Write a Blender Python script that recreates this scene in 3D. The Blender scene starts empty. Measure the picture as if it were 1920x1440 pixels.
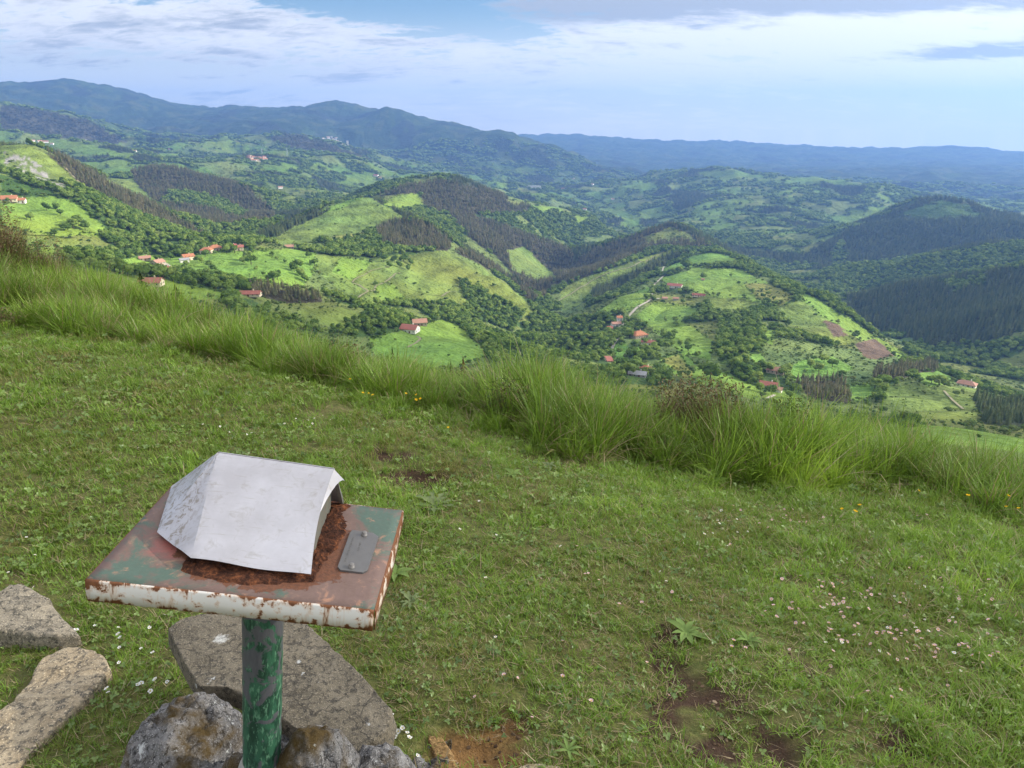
import bpy, bmesh, math, random
import numpy as np
from mathutils import Vector, Matrix, Euler

# ------------------------------------------------------------------ camera, sky, sun, exposure
scene = bpy.context.scene
COL = scene.collection
F = 1331.0                       # focal length in photograph pixels (1920 wide)
PITCH = math.atan(475.0 / F)     # eye level lies at row 245
CAMZ = 1.55
cam_data = bpy.data.cameras.new('camera')
cam = bpy.data.objects.new('camera', cam_data); COL.objects.link(cam)
cam_data.sensor_width = 36.0
cam_data.lens = 36.0 * F / 1920.0
cam_data.clip_start = 0.05
cam_data.clip_end = 200000.0
cam.location = (0, 0, CAMZ)
cam.rotation_euler = (math.pi / 2 - PITCH, 0, 0)
scene.camera = cam

SUN_AZ = math.radians(80.0)      # to the right of the view direction
SUN_EL = math.radians(23.0)
SUN_DIR = Vector((math.sin(SUN_AZ) * math.cos(SUN_EL), math.cos(SUN_AZ) * math.cos(SUN_EL), math.sin(SUN_EL)))
sun_data = bpy.data.lights.new('sun', 'SUN')
sun_data.energy = 5.0
sun_data.angle = math.radians(0.53)
sun_data.color = (1.0, 0.93, 0.80)
sun = bpy.data.objects.new('sun', sun_data); COL.objects.link(sun)
sun.location = (0, 0, 3000)
sun.rotation_euler = SUN_DIR.to_track_quat('Z', 'Y').to_euler()

scene.view_settings.view_transform = 'Standard'
scene.view_settings.look = 'None'
scene.view_settings.exposure = 0.85
scene.view_settings.gamma = 1.0
scene.view_settings.use_curve_mapping = False
scene.cycles.max_bounces = 5
scene.cycles.diffuse_bounces = 3
scene.cycles.transmission_bounces = 3
scene.cycles.transparent_max_bounces = 8
scene.cycles.volume_bounces = 0
scene.cycles.use_denoising = True
scene.cycles.use_adaptive_sampling = True
scene.cycles.adaptive_threshold = 0.02


class NT:
    """small helper round a node tree"""
    def __init__(self, tree, clear=True):
        self.t = tree
        if clear:
            tree.nodes.clear()

    def n(self, kind, **kw):
        nd = self.t.nodes.new(kind)
        for k, v in kw.items():
            if k == 'inp':
                for a, b in v.items():
                    s = nd.inputs[a]
                    if isinstance(b, bpy.types.NodeSocket):
                        self.t.links.new(b, s)
                    else:
                        s.default_value = b
            else:
                setattr(nd, k, v)
        return nd

    def link(self, a, b):
        self.t.links.new(a, b)

    def math(self, op, a, b=None, c=None, clamp=False):
        nd = self.t.nodes.new('ShaderNodeMath'); nd.operation = op; nd.use_clamp = clamp
        for i, x in enumerate((a, b, c)):
            if x is None:
                continue
            if isinstance(x, bpy.types.NodeSocket):
                self.t.links.new(x, nd.inputs[i])
            else:
                nd.inputs[i].default_value = x
        return nd.outputs[0]

    def vmath(self, op, a, b=None):
        nd = self.t.nodes.new('ShaderNodeVectorMath'); nd.operation = op
        for i, x in enumerate((a, b)):
            if x is None:
                continue
            if isinstance(x, bpy.types.NodeSocket):
                self.t.links.new(x, nd.inputs[i])
            else:
                nd.inputs[i].default_value = x
        return nd.outputs['Value'] if op in ('LENGTH', 'DOT_PRODUCT', 'DISTANCE') else nd.outputs[0]

    def mix(self, fac, a, b, kind='MIX'):
        nd = self.t.nodes.new('ShaderNodeMix'); nd.data_type = 'RGBA'; nd.blend_type = kind
        for s, x in ((nd.inputs[0], fac), (nd.inputs[6], a), (nd.inputs[7], b)):
            if isinstance(x, bpy.types.NodeSocket):
                self.t.links.new(x, s)
            elif s.type == 'RGBA':
                s.default_value = (x[0], x[1], x[2], 1.0)
            else:
                s.default_value = x
        return nd.outputs[2]

    def noise(self, vec, scale, detail=4.0, rough=0.55, dist=0.0, out='Fac'):
        nd = self.t.nodes.new('ShaderNodeTexNoise')
        nd.inputs['Scale'].default_value = scale
        nd.inputs['Detail'].default_value = detail
        nd.inputs['Roughness'].default_value = rough
        nd.inputs['Distortion'].default_value = dist
        if vec is not None:
            self.t.links.new(vec, nd.inputs['Vector'])
        return nd.outputs[out]

    def ramp(self, fac, stops, interp='LINEAR'):
        nd = self.t.nodes.new('ShaderNodeValToRGB')
        cr = nd.color_ramp; cr.interpolation = interp
        while len(cr.elements) < len(stops):
            cr.elements.new(0.5)
        for e, (p, c) in zip(cr.elements, stops):
            e.position = p
            e.color = (c, c, c, 1) if isinstance(c, (int, float)) else (c[0], c[1], c[2], 1)
        self.t.links.new(fac, nd.inputs[0])
        return nd.outputs[0]

    def smooth(self, x, lo, hi):
        nd = self.t.nodes.new('ShaderNodeMapRange'); nd.interpolation_type = 'SMOOTHSTEP'
        self.t.links.new(x, nd.inputs['Value'])
        nd.inputs['From Min'].default_value = lo
        nd.inputs['From Max'].default_value = hi
        return nd.outputs[0]


# ---- sky: clear-air Nishita sky with a layer of clouds lying high above the land
world = bpy.data.worlds.new('World'); scene.world = world
world.use_nodes = True
world.cycles.sampling_method = 'MANUAL'
world.cycles.sample_map_resolution = 512
w = NT(world.node_tree)
sky = w.n('ShaderNodeTexSky')
sky.sky_type = 'NISHITA'; sky.sun_disc = False
sky.sun_elevation = SUN_EL; sky.sun_rotation = SUN_AZ
sky.altitude = 500; sky.air_density = 1.0; sky.dust_density = 1.2; sky.ozone_density = 1.0
tc = w.n('ShaderNodeTexCoord')
nrm = w.vmath('NORMALIZE', tc.outputs['Generated'])
sep = w.n('ShaderNodeSeparateXYZ', inp={0: nrm})
zc = w.math('MAXIMUM', sep.outputs[2], 0.0)
zz = w.math('ADD', zc, 0.22)
px_ = w.math('DIVIDE', sep.outputs[0], zz)
py_ = w.math('DIVIDE', sep.outputs[1], zz)
plane = w.n('ShaderNodeCombineXYZ', inp={0: px_, 1: py_, 2: 0.0}).outputs[0]
stretch = w.n('ShaderNodeMapping', inp={'Vector': plane, 'Rotation': (0, 0, math.radians(-10)), 'Scale': (0.62, 1.25, 1.0)}).outputs[0]
big = w.noise(plane, 0.9, 3.0, 0.5, 0.3)
mid = w.noise(stretch, 2.7, 7.0, 0.62, 0.35)
fine = w.noise(stretch, 11.0, 6.0, 0.65, 0.4)
az_ = w.math('ARCTAN2', sep.outputs[0], sep.outputs[1])
el_ = w.math('ARCSINE', sep.outputs[2])


def blob(az0, el0, wa, we):
    a = w.math('DIVIDE', w.math('SUBTRACT', az_, math.radians(az0)), math.radians(wa))
    e = w.math('DIVIDE', w.math('SUBTRACT', el_, math.radians(el0)), math.radians(we))
    d = w.math('ADD', w.math('MULTIPLY', a, a), w.math('MULTIPLY', e, e))
    return w.math('POWER', 2.718, w.math('MULTIPLY', d, -1.0))


cov = w.math('ADD', w.math('MULTIPLY', big, 0.25), w.math('ADD', w.math('MULTIPLY', mid, 0.62), w.math('MULTIPLY', fine, 0.66)))
cov = w.math('SUBTRACT', cov, w.math('MULTIPLY', blob(-8.5, 9.0, 6.5, 1.5), 0.50))      # the blue gap
cov = w.math('SUBTRACT', cov, w.math('MULTIPLY', blob(-2, 7.0, 4.5, 0.9), 0.20))
cov = w.math('SUBTRACT', cov, w.math('MULTIPLY', blob(-30, 3.4, 18, 1.5), 0.16))
cov = w.math('ADD', cov, w.math('MULTIPLY', blob(-20, 6.4, 14, 1.3), 0.10))          # streaks over the left mountains
cov = w.math('ADD', cov, w.math('MULTIPLY', blob(22, 7.0, 15, 2.4), 0.20))           # the bank on the right
cov = w.math('ADD', cov, w.math('MULTIPLY', blob(-2.9, 5.1, 1.2, 0.42), 0.30))       # a small puff
cov = w.math('ADD', cov, w.math('MULTIPLY', blob(0.6, 1.1, 2.2, 0.35), 0.16))
mask = w.smooth(cov, 0.635, 0.795)
thick = w.math('ADD', w.math('MULTIPLY', big, 0.25), w.math('ADD', w.math('MULTIPLY', mid, 0.55), w.math('MULTIPLY', fine, 0.42)))
thick = w.math('ADD', thick, w.math('MULTIPLY', blob(24, 8.6, 13, 1.1), 0.42))
thick = w.math('ADD', thick, w.math('MULTIPLY', blob(6, 8.2, 6, 0.9), 0.26))
thick = w.math('ADD', thick, w.math('MULTIPLY', blob(31.5, 4.7, 3.0, 0.5), 0.34))
thick = w.math('SUBTRACT', thick, w.math('MULTIPLY', blob(22, 6.0, 13, 0.9), 0.12))
thick = w.math('SUBTRACT', thick, w.math('MULTIPLY', blob(20, 2.0, 26, 2.6), 0.16))
grey = w.smooth(thick, 0.56, 0.78)
sund = w.math('MAXIMUM', w.vmath('DOT_PRODUCT', nrm, tuple(SUN_DIR)), 0.0)
lobe = w.math('POWER', sund, 3.0)                                                    # cloud brightens towards the sun
bright = w.math('ADD', w.math('ADD', 0.64, w.math('MULTIPLY', lobe, 0.55)), w.math('MULTIPLY', zc, 0.75))
cl_white = w.mix(lobe, (0.90, 0.89, 0.88), (0.80, 0.78, 0.74))
cloud_col = w.mix(w.math('MULTIPLY', grey, 0.95), cl_white, (0.36, 0.385, 0.43))
cloud_col = w.vmath('MULTIPLY', cloud_col, w.n('ShaderNodeCombineXYZ', inp={0: bright, 1: bright, 2: bright}).outputs[0])
hazecol = w.mix(w.smooth(az_, -0.6, 0.5), (0.70, 0.675, 0.645), (0.88, 0.81, 0.70))
lowveil = w.smooth(el_, math.radians(9.0), math.radians(1.0))
clear = w.n('ShaderNodeMix', data_type='RGBA', blend_type='MULTIPLY', inp={0: 1.0, 6: sky.outputs[0], 7: (0.062, 0.074, 0.082, 1)}).outputs[2]
base = w.mix(w.math('MULTIPLY', lowveil, 0.86), clear, hazecol)
allc = w.mix(w.math('MULTIPLY', mask, w.math('SUBTRACT', 0.95, w.math('MULTIPLY', w.smooth(el_, math.radians(3.0), math.radians(0.0)), 0.6))), base, cloud_col)
bg = w.n('ShaderNodeBackground', inp={'Color': allc, 'Strength': 1.0})
wo = w.n('ShaderNodeOutputWorld')
w.link(bg.outputs[0], wo.inputs['Surface'])


# ------------------------------------------------------------------ helpers
rng = np.random.default_rng(7)
random.seed(7)
SP, CP = math.sin(PITCH), math.cos(PITCH)


def ray(u, v):
    a = (u - 960.0) / F; b = (720.0 - v) / F
    return a, CP + b * SP, -SP + b * CP          # right, forward, up


def at_z(u, v, z):
    a, f, up = ray(u, v); s = (z - CAMZ) / up
    return Vector((a * s, f * s, z))


def at_y(u, v, y):
    a, f, up = ray(u, v); s = y / f
    return Vector((a * s, y, CAMZ + up * s))


def azt(u, v):
    a, f, up = ray(u, v)
    return math.atan2(a, f), up / math.hypot(a, f)


def perlin(x, y, seed=0):
    """gradient noise, roughly -1..1"""
    r = np.random.default_rng(1000 + seed)
    perm = r.permutation(256)
    perm = np.concatenate([perm, perm, perm])
    ang = r.random(256) * 2 * np.pi
    gx, gy = np.cos(ang), np.sin(ang)
    xi = np.floor(x).astype(np.int64); yi = np.floor(y).astype(np.int64)
    xf = x - xi; yf = y - yi
    xi &= 255; yi &= 255
    u = xf * xf * xf * (xf * (xf * 6 - 15) + 10); v = yf * yf * yf * (yf * (yf * 6 - 15) + 10)

    def g(ix, iy, dx, dy):
        h = perm[perm[ix & 255] + (iy & 255)]
        return gx[h] * dx + gy[h] * dy
    n00 = g(xi, yi, xf, yf); n10 = g(xi + 1, yi, xf - 1, yf)
    n01 = g(xi, yi + 1, xf, yf - 1); n11 = g(xi + 1, yi + 1, xf - 1, yf - 1)
    return 1.5 * ((n00 * (1 - u) + n10 * u) * (1 - v) + (n01 * (1 - u) + n11 * u) * v)


def fbm(x, y, octaves=4, seed=0, gain=0.5):
    s = 0; a = 1.0; f = 1.0; tot = 0
    for k in range(octaves):
        s = s + a * perlin(x * f, y * f, seed + k); tot += a
        a *= gain; f *= 2.03
    return s / tot


def sstep(x, lo, hi):
    t = np.clip((x - lo) / (hi - lo), 0, 1)
    return t * t * (3 - 2 * t)


def new_mat(name):
    m = bpy.data.materials.new(name); m.use_nodes = True
    return m, NT(m.node_tree)


def finish(nt, color, rough=0.8, bump=None, bstr=0.3, bdist=0.01, spec=0.3, metal=0.0, **kw):
    bs = nt.n('ShaderNodeBsdfPrincipled')
    for sock, val in (('Base Color', color), ('Roughness', rough), ('Metallic', metal), ('Specular IOR Level', spec)):
        if isinstance(val, bpy.types.NodeSocket):
            nt.link(val, bs.inputs[sock])
        elif sock == 'Base Color':
            bs.inputs[sock].default_value = (val[0], val[1], val[2], 1)
        else:
            bs.inputs[sock].default_value = val
    if bump is not None:
        bp = nt.n('ShaderNodeBump', inp={'Height': bump, 'Strength': bstr, 'Distance': bdist})
        nt.link(bp.outputs[0], bs.inputs['Normal'])
    o = nt.n('ShaderNodeOutputMaterial')
    nt.link(bs.outputs[0], o.inputs['Surface'])
    return bs


def mesh_from(name, verts, faces, mat=None, smooth=False):
    me = bpy.data.meshes.new(name)
    me.from_pydata([tuple(v) for v in verts], [], [tuple(f) for f in faces])
    if mat is not None:
        for m in (mat if isinstance(mat, (list, tuple)) else [mat]):
            me.materials.append(m)
    if smooth:
        me.polygons.foreach_set('use_smooth', [True] * len(me.polygons))
    me.update()
    return me


def grid_mesh(name, X, Y, Z, mat, smooth=True):
    """fast regular grid (rows, cols)"""
    nr, nc = X.shape
    co = np.stack([X, Y, Z], -1).reshape(-1, 3).astype(np.float32)
    idx = np.arange(nr * nc).reshape(nr, nc)
    q = np.stack([idx[:-1, :-1], idx[:-1, 1:], idx[1:, 1:], idx[1:, :-1]], -1).reshape(-1, 4)
    me = bpy.data.meshes.new(name)
    me.vertices.add(len(co)); me.vertices.foreach_set('co', co.ravel())
    me.loops.add(q.size); me.loops.foreach_set('vertex_index', q.ravel().astype(np.int32))
    me.polygons.add(len(q))
    me.polygons.foreach_set('loop_start', np.arange(0, q.size, 4, dtype=np.int32))
    me.polygons.foreach_set('loop_total', np.full(len(q), 4, np.int32))
    me.update(calc_edges=True)
    if smooth:
        me.polygons.foreach_set('use_smooth', np.ones(len(q), bool))
    me.materials.append(mat)
    return me


def obj(name, me, parent=None, label=None, cat=None, group=None, kind=None, loc=None, rz=None):
    o = bpy.data.objects.new(name, me); COL.objects.link(o)
    if parent is not None:
        o.parent = parent
    if label:
        o['label'] = label
    if cat:
        o['category'] = cat
    if group:
        o['group'] = group
    if kind:
        o['kind'] = kind
    if loc is not None:
        o.location = loc
    if rz is not None:
        o.rotation_euler = (0, 0, rz)
    return o


def set_attr(me, name, arr, kind='FLOAT'):
    if kind == 'COLOR':
        at = me.color_attributes.new(name, 'FLOAT_COLOR', 'POINT')
        c = np.ones((len(arr), 4), np.float32); c[:, :3] = arr
        at.data.foreach_set('color', c.ravel())
    elif kind == 'VEC':
        at = me.attributes.new(name, 'FLOAT_VECTOR', 'POINT')
        at.data.foreach_set('vector', np.asarray(arr, np.float32).ravel())
    elif kind == 'INT':
        at = me.attributes.new(name, 'INT', 'POINT')
        at.data.foreach_set('value', np.asarray(arr, np.int32))
    else:
        at = me.attributes.new(name, 'FLOAT', 'POINT')
        at.data.foreach_set('value', np.asarray(arr, np.float32))


_ONES = 'first second third fourth fifth sixth seventh eighth ninth tenth eleventh twelfth thirteenth fourteenth fifteenth sixteenth seventeenth eighteenth nineteenth'.split()


def nth(k):
    """1 -> first ... 39 -> thirty-ninth"""
    if k < 20:
        return _ONES[k - 1]
    t = {2: 'twent', 3: 'thirt', 4: 'fort'}[k // 10]
    return t + 'ieth' if k % 10 == 0 else t + 'y-' + _ONES[k % 10 - 1]


def scatter(name, pts, rot, scl, idx, hue, sources, label, cat=None):
    """one object of 'stuff': points carrying instances of the source meshes (geometry nodes)"""
    me = bpy.data.meshes.new(name + '_points')
    me.vertices.add(len(pts)); me.vertices.foreach_set('co', np.asarray(pts, np.float32).ravel())
    set_attr(me, 'rot', rot, 'VEC'); set_attr(me, 'scl', scl, 'VEC')
    set_attr(me, 'idx', idx, 'INT'); set_attr(me, 'hue', hue)
    c = bpy.data.collections.new(name + '_sources')
    for i, s in enumerate(sources):
        so = bpy.data.objects.new('%s_%02d' % (name, i), s); c.objects.link(so)
    o = obj(name, me, label=label, cat=cat, kind='stuff')
    ng = bpy.data.node_groups.new(name + '_nodes', 'GeometryNodeTree')
    ng.interface.new_socket('Geometry', in_out='INPUT', socket_type='NodeSocketGeometry')
    ng.interface.new_socket('Geometry', in_out='OUTPUT', socket_type='NodeSocketGeometry')
    g = NT(ng)
    gi = g.n('NodeGroupInput'); go = g.n('NodeGroupOutput')
    ci = g.n('GeometryNodeCollectionInfo')
    ci.inputs['Collection'].default_value = c
    ci.inputs['Separate Children'].default_value = True
    ci.inputs['Reset Children'].default_value = True
    ip = g.n('GeometryNodeInstanceOnPoints')
    ip.inputs['Pick Instance'].default_value = True

    def attr(nm, ty):
        a = g.n('GeometryNodeInputNamedAttribute'); a.data_type = ty
        a.inputs['Name'].default_value = nm
        return a.outputs[0]
    g.link(gi.outputs[0], ip.inputs['Points'])
    g.link(ci.outputs[0], ip.inputs['Instance'])
    g.link(attr('idx', 'INT'), ip.inputs['Instance Index'])
    e2r = g.n('FunctionNodeEulerToRotation'); g.link(attr('rot', 'FLOAT_VECTOR'), e2r.inputs[0])
    g.link(e2r.outputs[0], ip.inputs['Rotation'])
    g.link(attr('scl', 'FLOAT_VECTOR'), ip.inputs['Scale'])
    g.link(ip.outputs[0], go.inputs[0])
    md = o.modifiers.new('scatter', 'NODES'); md.node_group = ng
    return o

# ------------------------------------------------------------------ the land: ridges and valleys as (column, row, metres away)
SUMMIT_PTS = [  # x, y, z of the summit turf and its rim
    (0, 0.0, 0.03), (-3, 0, 0.12), (3, 0, -0.12), (-6, 0, 0.25), (6, 0, -0.4), (0, -4, 0.0), (-8, -4, 0.3), (8, -4, -0.5),
    (0, 1.4, 0.0), (-1.4, 1.4, 0.02), (1.4, 1.4, -0.05), (0, 2.5, -0.07), (-2, 2.5, 0.03), (2, 2.5, -0.25),
    (-4.7, 6.5, -0.13), (-1.9, 5.3, -0.25), (-0.4, 4.6, -0.37), (1.15, 4.0, -0.52), (3.19, 3.9, -0.69), (5.5, 3.5, -0.95),
    (-7.0, 9.3, -0.02), (-4.3, 7.6, -0.30), (-1.3, 6.2, -0.66), (0.2, 5.2, -0.56), (1.2, 5.2, -0.74), (2.2, 5.0, -0.86), (3.0, 4.9, -0.98), (3.9, 4.7, -1.08),
    (-11, 9.5, -0.1), (-9, 5, 0.12), (-7, 12.0, -1.1), (-4, 10.0, -1.6), (-1, 8.0, -1.7), (1, 7.0, -1.75), (3, 6.6, -1.95), (5, 6.0, -2.1), (8, 5.0, -2.2),
    (-12, 16, -3.6), (-5, 15, -4.4), (0, 13, -4.9), (5, 12, -5.3), (11, 9, -5.2), (-20, 18, -3.5), (16, 4, -5.0),
    (-18, 5, 0.0), (0, 22, -9.5), (12, 20, -10.0), (-14, 24, -8.5), (22, 12, -9.6), (-26, 24, -7.0)]


def rbf_fit(P, val, c, reg=1e-6):
    P = np.asarray(P, float); val = np.asarray(val, float); n = len(P)
    D = np.sqrt(((P[:, None] - P[None]) ** 2).sum(-1) + c * c)
    A = np.zeros((n + 3, n + 3)); A[:n, :n] = D - reg * np.eye(n)
    A[:n, n] = 1; A[:n, n + 1:] = P; A[n, :n] = 1; A[n + 1:, :n] = P.T
    sol = np.linalg.solve(A, np.concatenate([val, [0, 0, 0]]))
    return P, sol, c


def rbf_eval(fit, x, y):
    P, sol, c = fit; n = len(P)
    xs = np.ravel(x).astype(float); ys = np.ravel(y).astype(float)
    out = np.empty(len(xs))
    for k in range(0, len(xs), 20000):
        a = xs[k:k + 20000]; b = ys[k:k + 20000]
        D = np.sqrt((a[:, None] - P[None, :, 0]) ** 2 + (b[:, None] - P[None, :, 1]) ** 2 + c * c)
        out[k:k + 20000] = D @ sol[:n] + sol[n] + sol[n + 1] * a + sol[n + 2] * b
    return out.reshape(np.shape(x))


_sp = np.array(SUMMIT_PTS)
_sfit = rbf_fit(_sp[:, :2], _sp[:, 2], 0.6, 1e-3)


def summit_z(x, y, detail=True):
    x = np.asarray(x, float); y = np.asarray(y, float)
    z = rbf_eval(_sfit, x, y)
    if detail:
        z = z + 0.035 * fbm(x * 1.1, y * 1.1, 3, 50) + 0.012 * fbm(x * 5, y * 5, 3, 60)
        for (cx, cy, ra, rb, dep) in PITS:
            d = ((x - cx) / ra) ** 2 + ((y - cy) / rb) ** 2
            z = z - dep * np.exp(-d * 1.3)
    return z


def ground_hit(u, v):
    """where a pixel's ray meets the summit turf"""
    a, f, up = ray(u, v)
    s = np.linspace(1.2, 14, 1200)
    zz_ = summit_z(a * s, f * s, False)
    k = np.argmax(CAMZ + up * s < zz_)
    if k == 0:
        k = len(s) - 1
    return Vector((a * s[k], f * s[k], float(zz_[k])))


PITS = []
_pits = [(800, 890, .27, .17, .11), (735, 855, .15, .09, .03), (1010, 862, .16, .08, .03), (1050, 868, .10, .06, .02),
         (890, 1410, .14, .11, .05), (968, 1360, .06, .05, .025), (1330, 1350, .20, .22, .03), (1240, 1220, .09, .16, .02),
         (1440, 1400, .16, .12, .025), (1500, 1250, .10, .06, .015), (1700, 1410, .10, .06, .02), (1290, 1270, .12, .08, .015)]
for (u_, v_, ra, rb, dep) in _pits:
    p_ = ground_hit(u_, v_); PITS.append((p_.x, p_.y, ra, rb, dep))

CTRL = """
-150,178,9500 -60,158,9200 0,152,9000 60,155,9000 100,147,9000 130,144,9000 165,152,9000 200,155,9000 250,168,9000 300,186,9000 350,202,9000 375,203,8800
430,195,9000 460,197,9000 500,200,8600 560,200,8200 610,190,8000 640,192,8000 680,202,7900
0,197,5600 60,205,5600 110,213,5500 160,225,5400 200,245,5300 240,266,5100 -120,190,5600
240,235,7600 300,243,7200 370,240,7000 450,235,6800 530,232,6800 590,235,6900
60,215,6600 160,240,6600 0,212,6600
650,225,7500 690,212,7400 718,198,7300 745,208,7250 790,222,7200 850,238,7000 905,245,6800 940,243,6700 975,258,6600 1020,278,6400 1060,305,6200 1100,330,6000
700,285,6400 760,295,6200 850,305,5900 950,328,5700 1050,345,5500 740,250,6800 850,270,6400 950,290,6200 630,265,6700 640,300,6000
985,256,13000 1050,254,13000 1120,260,13000 1200,266,13000 1300,270,13000 1355,264,13000 1400,270,13000 1470,276,13000 1560,277,13000 1620,283,13000 1700,280,12800 1800,274,12500 1850,277,12300 1900,288,12000 2000,290,12000 2150,285,12000
750,235,9500 860,262,9500 980,285,9000 620,225,9800 450,225,10500 300,215,10500 100,190,10500
1150,320,7500 1300,318,7200 1500,328,6500 1700,360,5500 1850,383,5000 1920,390,4800 2100,400,4700 1400,300,9500 1250,292,10000 1600,310,9000 1800,315,8500 1900,330,7500 1700,300,10500
1180,340,5600 1250,325,5300 1320,318,5100 1390,316,5000 1430,325,4900 1480,330,4800 1530,325,4700 1570,330,4600 1620,345,4400 1680,362,4200 1720,380,4100
1250,342,6300 1400,345,6100 1550,352,5700 1680,384,5000
1200,380,4300 1300,375,4000 1400,375,3900 1500,378,3800 1600,390,3700 1350,415,3300 1470,420,3200 1250,400,3800 1300,440,2900 1400,460,2700 1460,350,4400
1764,369,3000 1724,373,3000 1671,404,2900 1591,431,2800 1529,453,2700 1458,500,2450 1813,378,3000 1880,404,3000 1960,420,3000 2100,430,3000
1764,420,3900 1900,440,3900 1650,425,3500 2100,450,3900 1560,440,3150
1650,460,2600 1800,440,2600 1900,445,2550 1720,450,2600
2100,430,2000 1920,453,2050 1820,468,2080 1724,482,2120 1636,495,2150 1569,503,2200 1500,520,2200
1900,475,2350 1750,500,2350 1620,512,2350 2100,455,2350
2100,480,1600 1920,500,1600 1835,515,1630 1769,521,1650 1702,526,1680 1636,542,1700 1582,556,1720 1530,560,1750
1900,520,1850 1750,540,1850 1650,550,1880
1700,590,1480 1850,580,1420 1900,630,1250 1760,560,1560 1920,560,1450
1600,580,1600 1650,620,1450 1750,660,1250 1850,690,1130 1920,702,1070 2100,740,1000 1540,565,1750
1600,615,1350 1700,670,1120 1800,705,970 1900,750,860 1500,560,1500
1257,420,2150 1200,438,2110 1150,452,2080 1110,470,2050 1077,490,2000 1277,422,2140 1307,446,2050 1333,463,1950 1360,480,1920
1300,448,2700 1380,492,2350 1430,522,2000 1220,446,2750
1327,473,1700 1363,478,1650 1393,492,1560 1433,510,1450 1467,527,1370 1497,541,1300 1540,567,1220 1583,593,1150 1640,632,1050 1702,663,950 1769,690,880 1836,714,820 1920,751,740 2050,800,650
1267,462,1850 1210,480,1740 1150,499,1640 1100,517,1580 1060,534,1540 1037,553,1500 1290,478,1780 1250,495,1730
1200,515,1570 1120,545,1520 1220,525,1480
1320,500,1530 1300,520,1400 1265,531,1320 1215,565,1160 1170,560,1200 1195,620,940 1180,660,830 1150,690,760 1120,588,1130 1060,600,1180 1000,625,1080 1050,645,930 1000,665,860 1100,640,960
1390,530,1280 1450,555,1200 1350,600,990 1280,600,1010 1450,620,920 1550,660,860 1600,690,820 1250,650,840 1350,680,740 1450,700,720 1300,720,640 1550,715,740 1650,720,730 1750,700,800 1800,720,730 1530,610,1020 1600,640,960
1700,742,640 1800,765,590 1900,770,610 1600,772,550 1740,722,700
1707,791,350 1800,798,345 1920,818,330 2050,840,320 1800,815,430 1920,835,420 1700,800,440 1820,790,520 1920,800,520
1800,850,250 1920,880,230
930,645,1000 960,605,1270 1010,568,1540 1040,528,1960 1085,492,2320 1130,455,2860 1180,430,3200 1220,410,3600
690,365,1650 657,371,1650 617,387,1600 567,410,1500 520,427,1400 480,440,1330 440,454,1280
717,384,1800 750,352,2100 785,344,2200 820,338,2300 867,341,2350 900,353,2350 943,370,2400 1000,383,2500 1067,393,2700 1110,407,2800 1140,433,2700
690,400,2000 620,405,1950 560,425,1850 500,442,1650
820,365,3200 950,392,3300 1050,404,3500 730,380,2900
760,385,1950 800,400,1950 850,425,1850 900,445,1850 950,465,1900 1000,475,2000 1060,470,2300 900,480,1640 980,520,1700 740,400,1700 780,425,1560
720,430,1500 770,420,1500 800,432,1460 835,460,1420 860,470,1390 900,497,1300 950,530,1240 990,562,1180
930,500,1640 985,540,1600 1015,562,1500
600,430,1380 680,415,1480 560,450,1180 620,450,1270 640,480,1090 700,500,1060 760,490,1220 760,540,1010 820,540,1060 880,560,1060 700,560,900 780,590,900 850,595,920 920,615,960 560,462,1120
290,500,890 350,480,930 400,468,990 450,463,1030 540,463,1090 420,500,860 520,500,890 480,530,790 560,540,810 620,560,830 230,490,900
283,534,770 330,548,730 465,552,700 400,545,730 600,600,690 680,622,690 520,580,670 770,617,780 700,652,670 800,640,730 880,650,760 905,668,700 800,682,600 720,682,560 880,692,590 640,640,550 560,622,550 450,585,550 350,575,520 660,590,760
830,695,540 1000,705,550 1100,705,610 1200,708,680 1300,742,540 1450,752,570 1520,750,600
1000,770,330 1300,800,330 1500,810,330 700,745,330 400,650,300 200,585,300 0,530,320 -150,480,320 860,760,310 1150,790,310 550,700,310
-150,240,1500 0,266,1450 50,270,1450 90,290,1420 117,313,1400 147,337,1380 170,365,1320
60,282,1950 103,291,1850 150,311,1800 200,333,1750 233,353,1700 283,383,1600 333,417,1500 383,441,1400 420,455,1300
20,282,1800 110,325,1600 150,350,1560
200,350,2150 300,400,1950 370,440,1650
200,337,2600 247,318,2600 283,311,2600 333,313,2600 367,323,2550 417,335,2500 467,355,2400 500,375,2300 515,400,2200
350,380,2150 430,400,2000 480,420,1880 440,440,1640 280,360,2300
300,325,3200 420,348,3000 500,388,2700 200,345,3000
0,256,4200 90,266,4000 180,276,3900 250,282,3900 318,283,4200 480,299,3900 540,305,3900 570,330,3500 100,288,3500 200,305,3300 300,300,3700 400,312,3400 520,330,3300 570,350,3000 600,372,2700 560,388,2500 640,350,3200
330,255,5200 400,264,5100 450,262,5200 520,255,5300 560,253,5400 600,268,5200 650,285,5000 700,302,4700 250,270,5000
430,285,4500 620,300,4200 730,327,4100 800,332,4200 680,330,3700 760,347,3600 900,345,4600 1000,350,4700 950,362,4000 1050,367,4300 1100,380,3800 1150,395,3500 1150,362,4600
560,275,6000 450,270,5900 340,262,5900
20,376,1080 100,385,1050 150,410,1000 200,436,980 50,430,900 130,455,880 200,470,860 100,472,800 50,500,620 150,505,650 -100,400,950 -120,330,1200
30,320,1300 90,340,1260 140,372,1200 60,352,1200 180,395,1160 240,430,1160 300,450,1130 380,457,1150 250,470,1010 330,470,1010
"""
_c = np.array([[float(x) for x in s.split(',')] for s in CTRL.split()])
_pts = []; _val = []
for (u_, v_, r_) in _c:
    a_, t_ = azt(u_, v_)
    _pts.append((a_, math.log(r_))); _val.append(t_)
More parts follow.
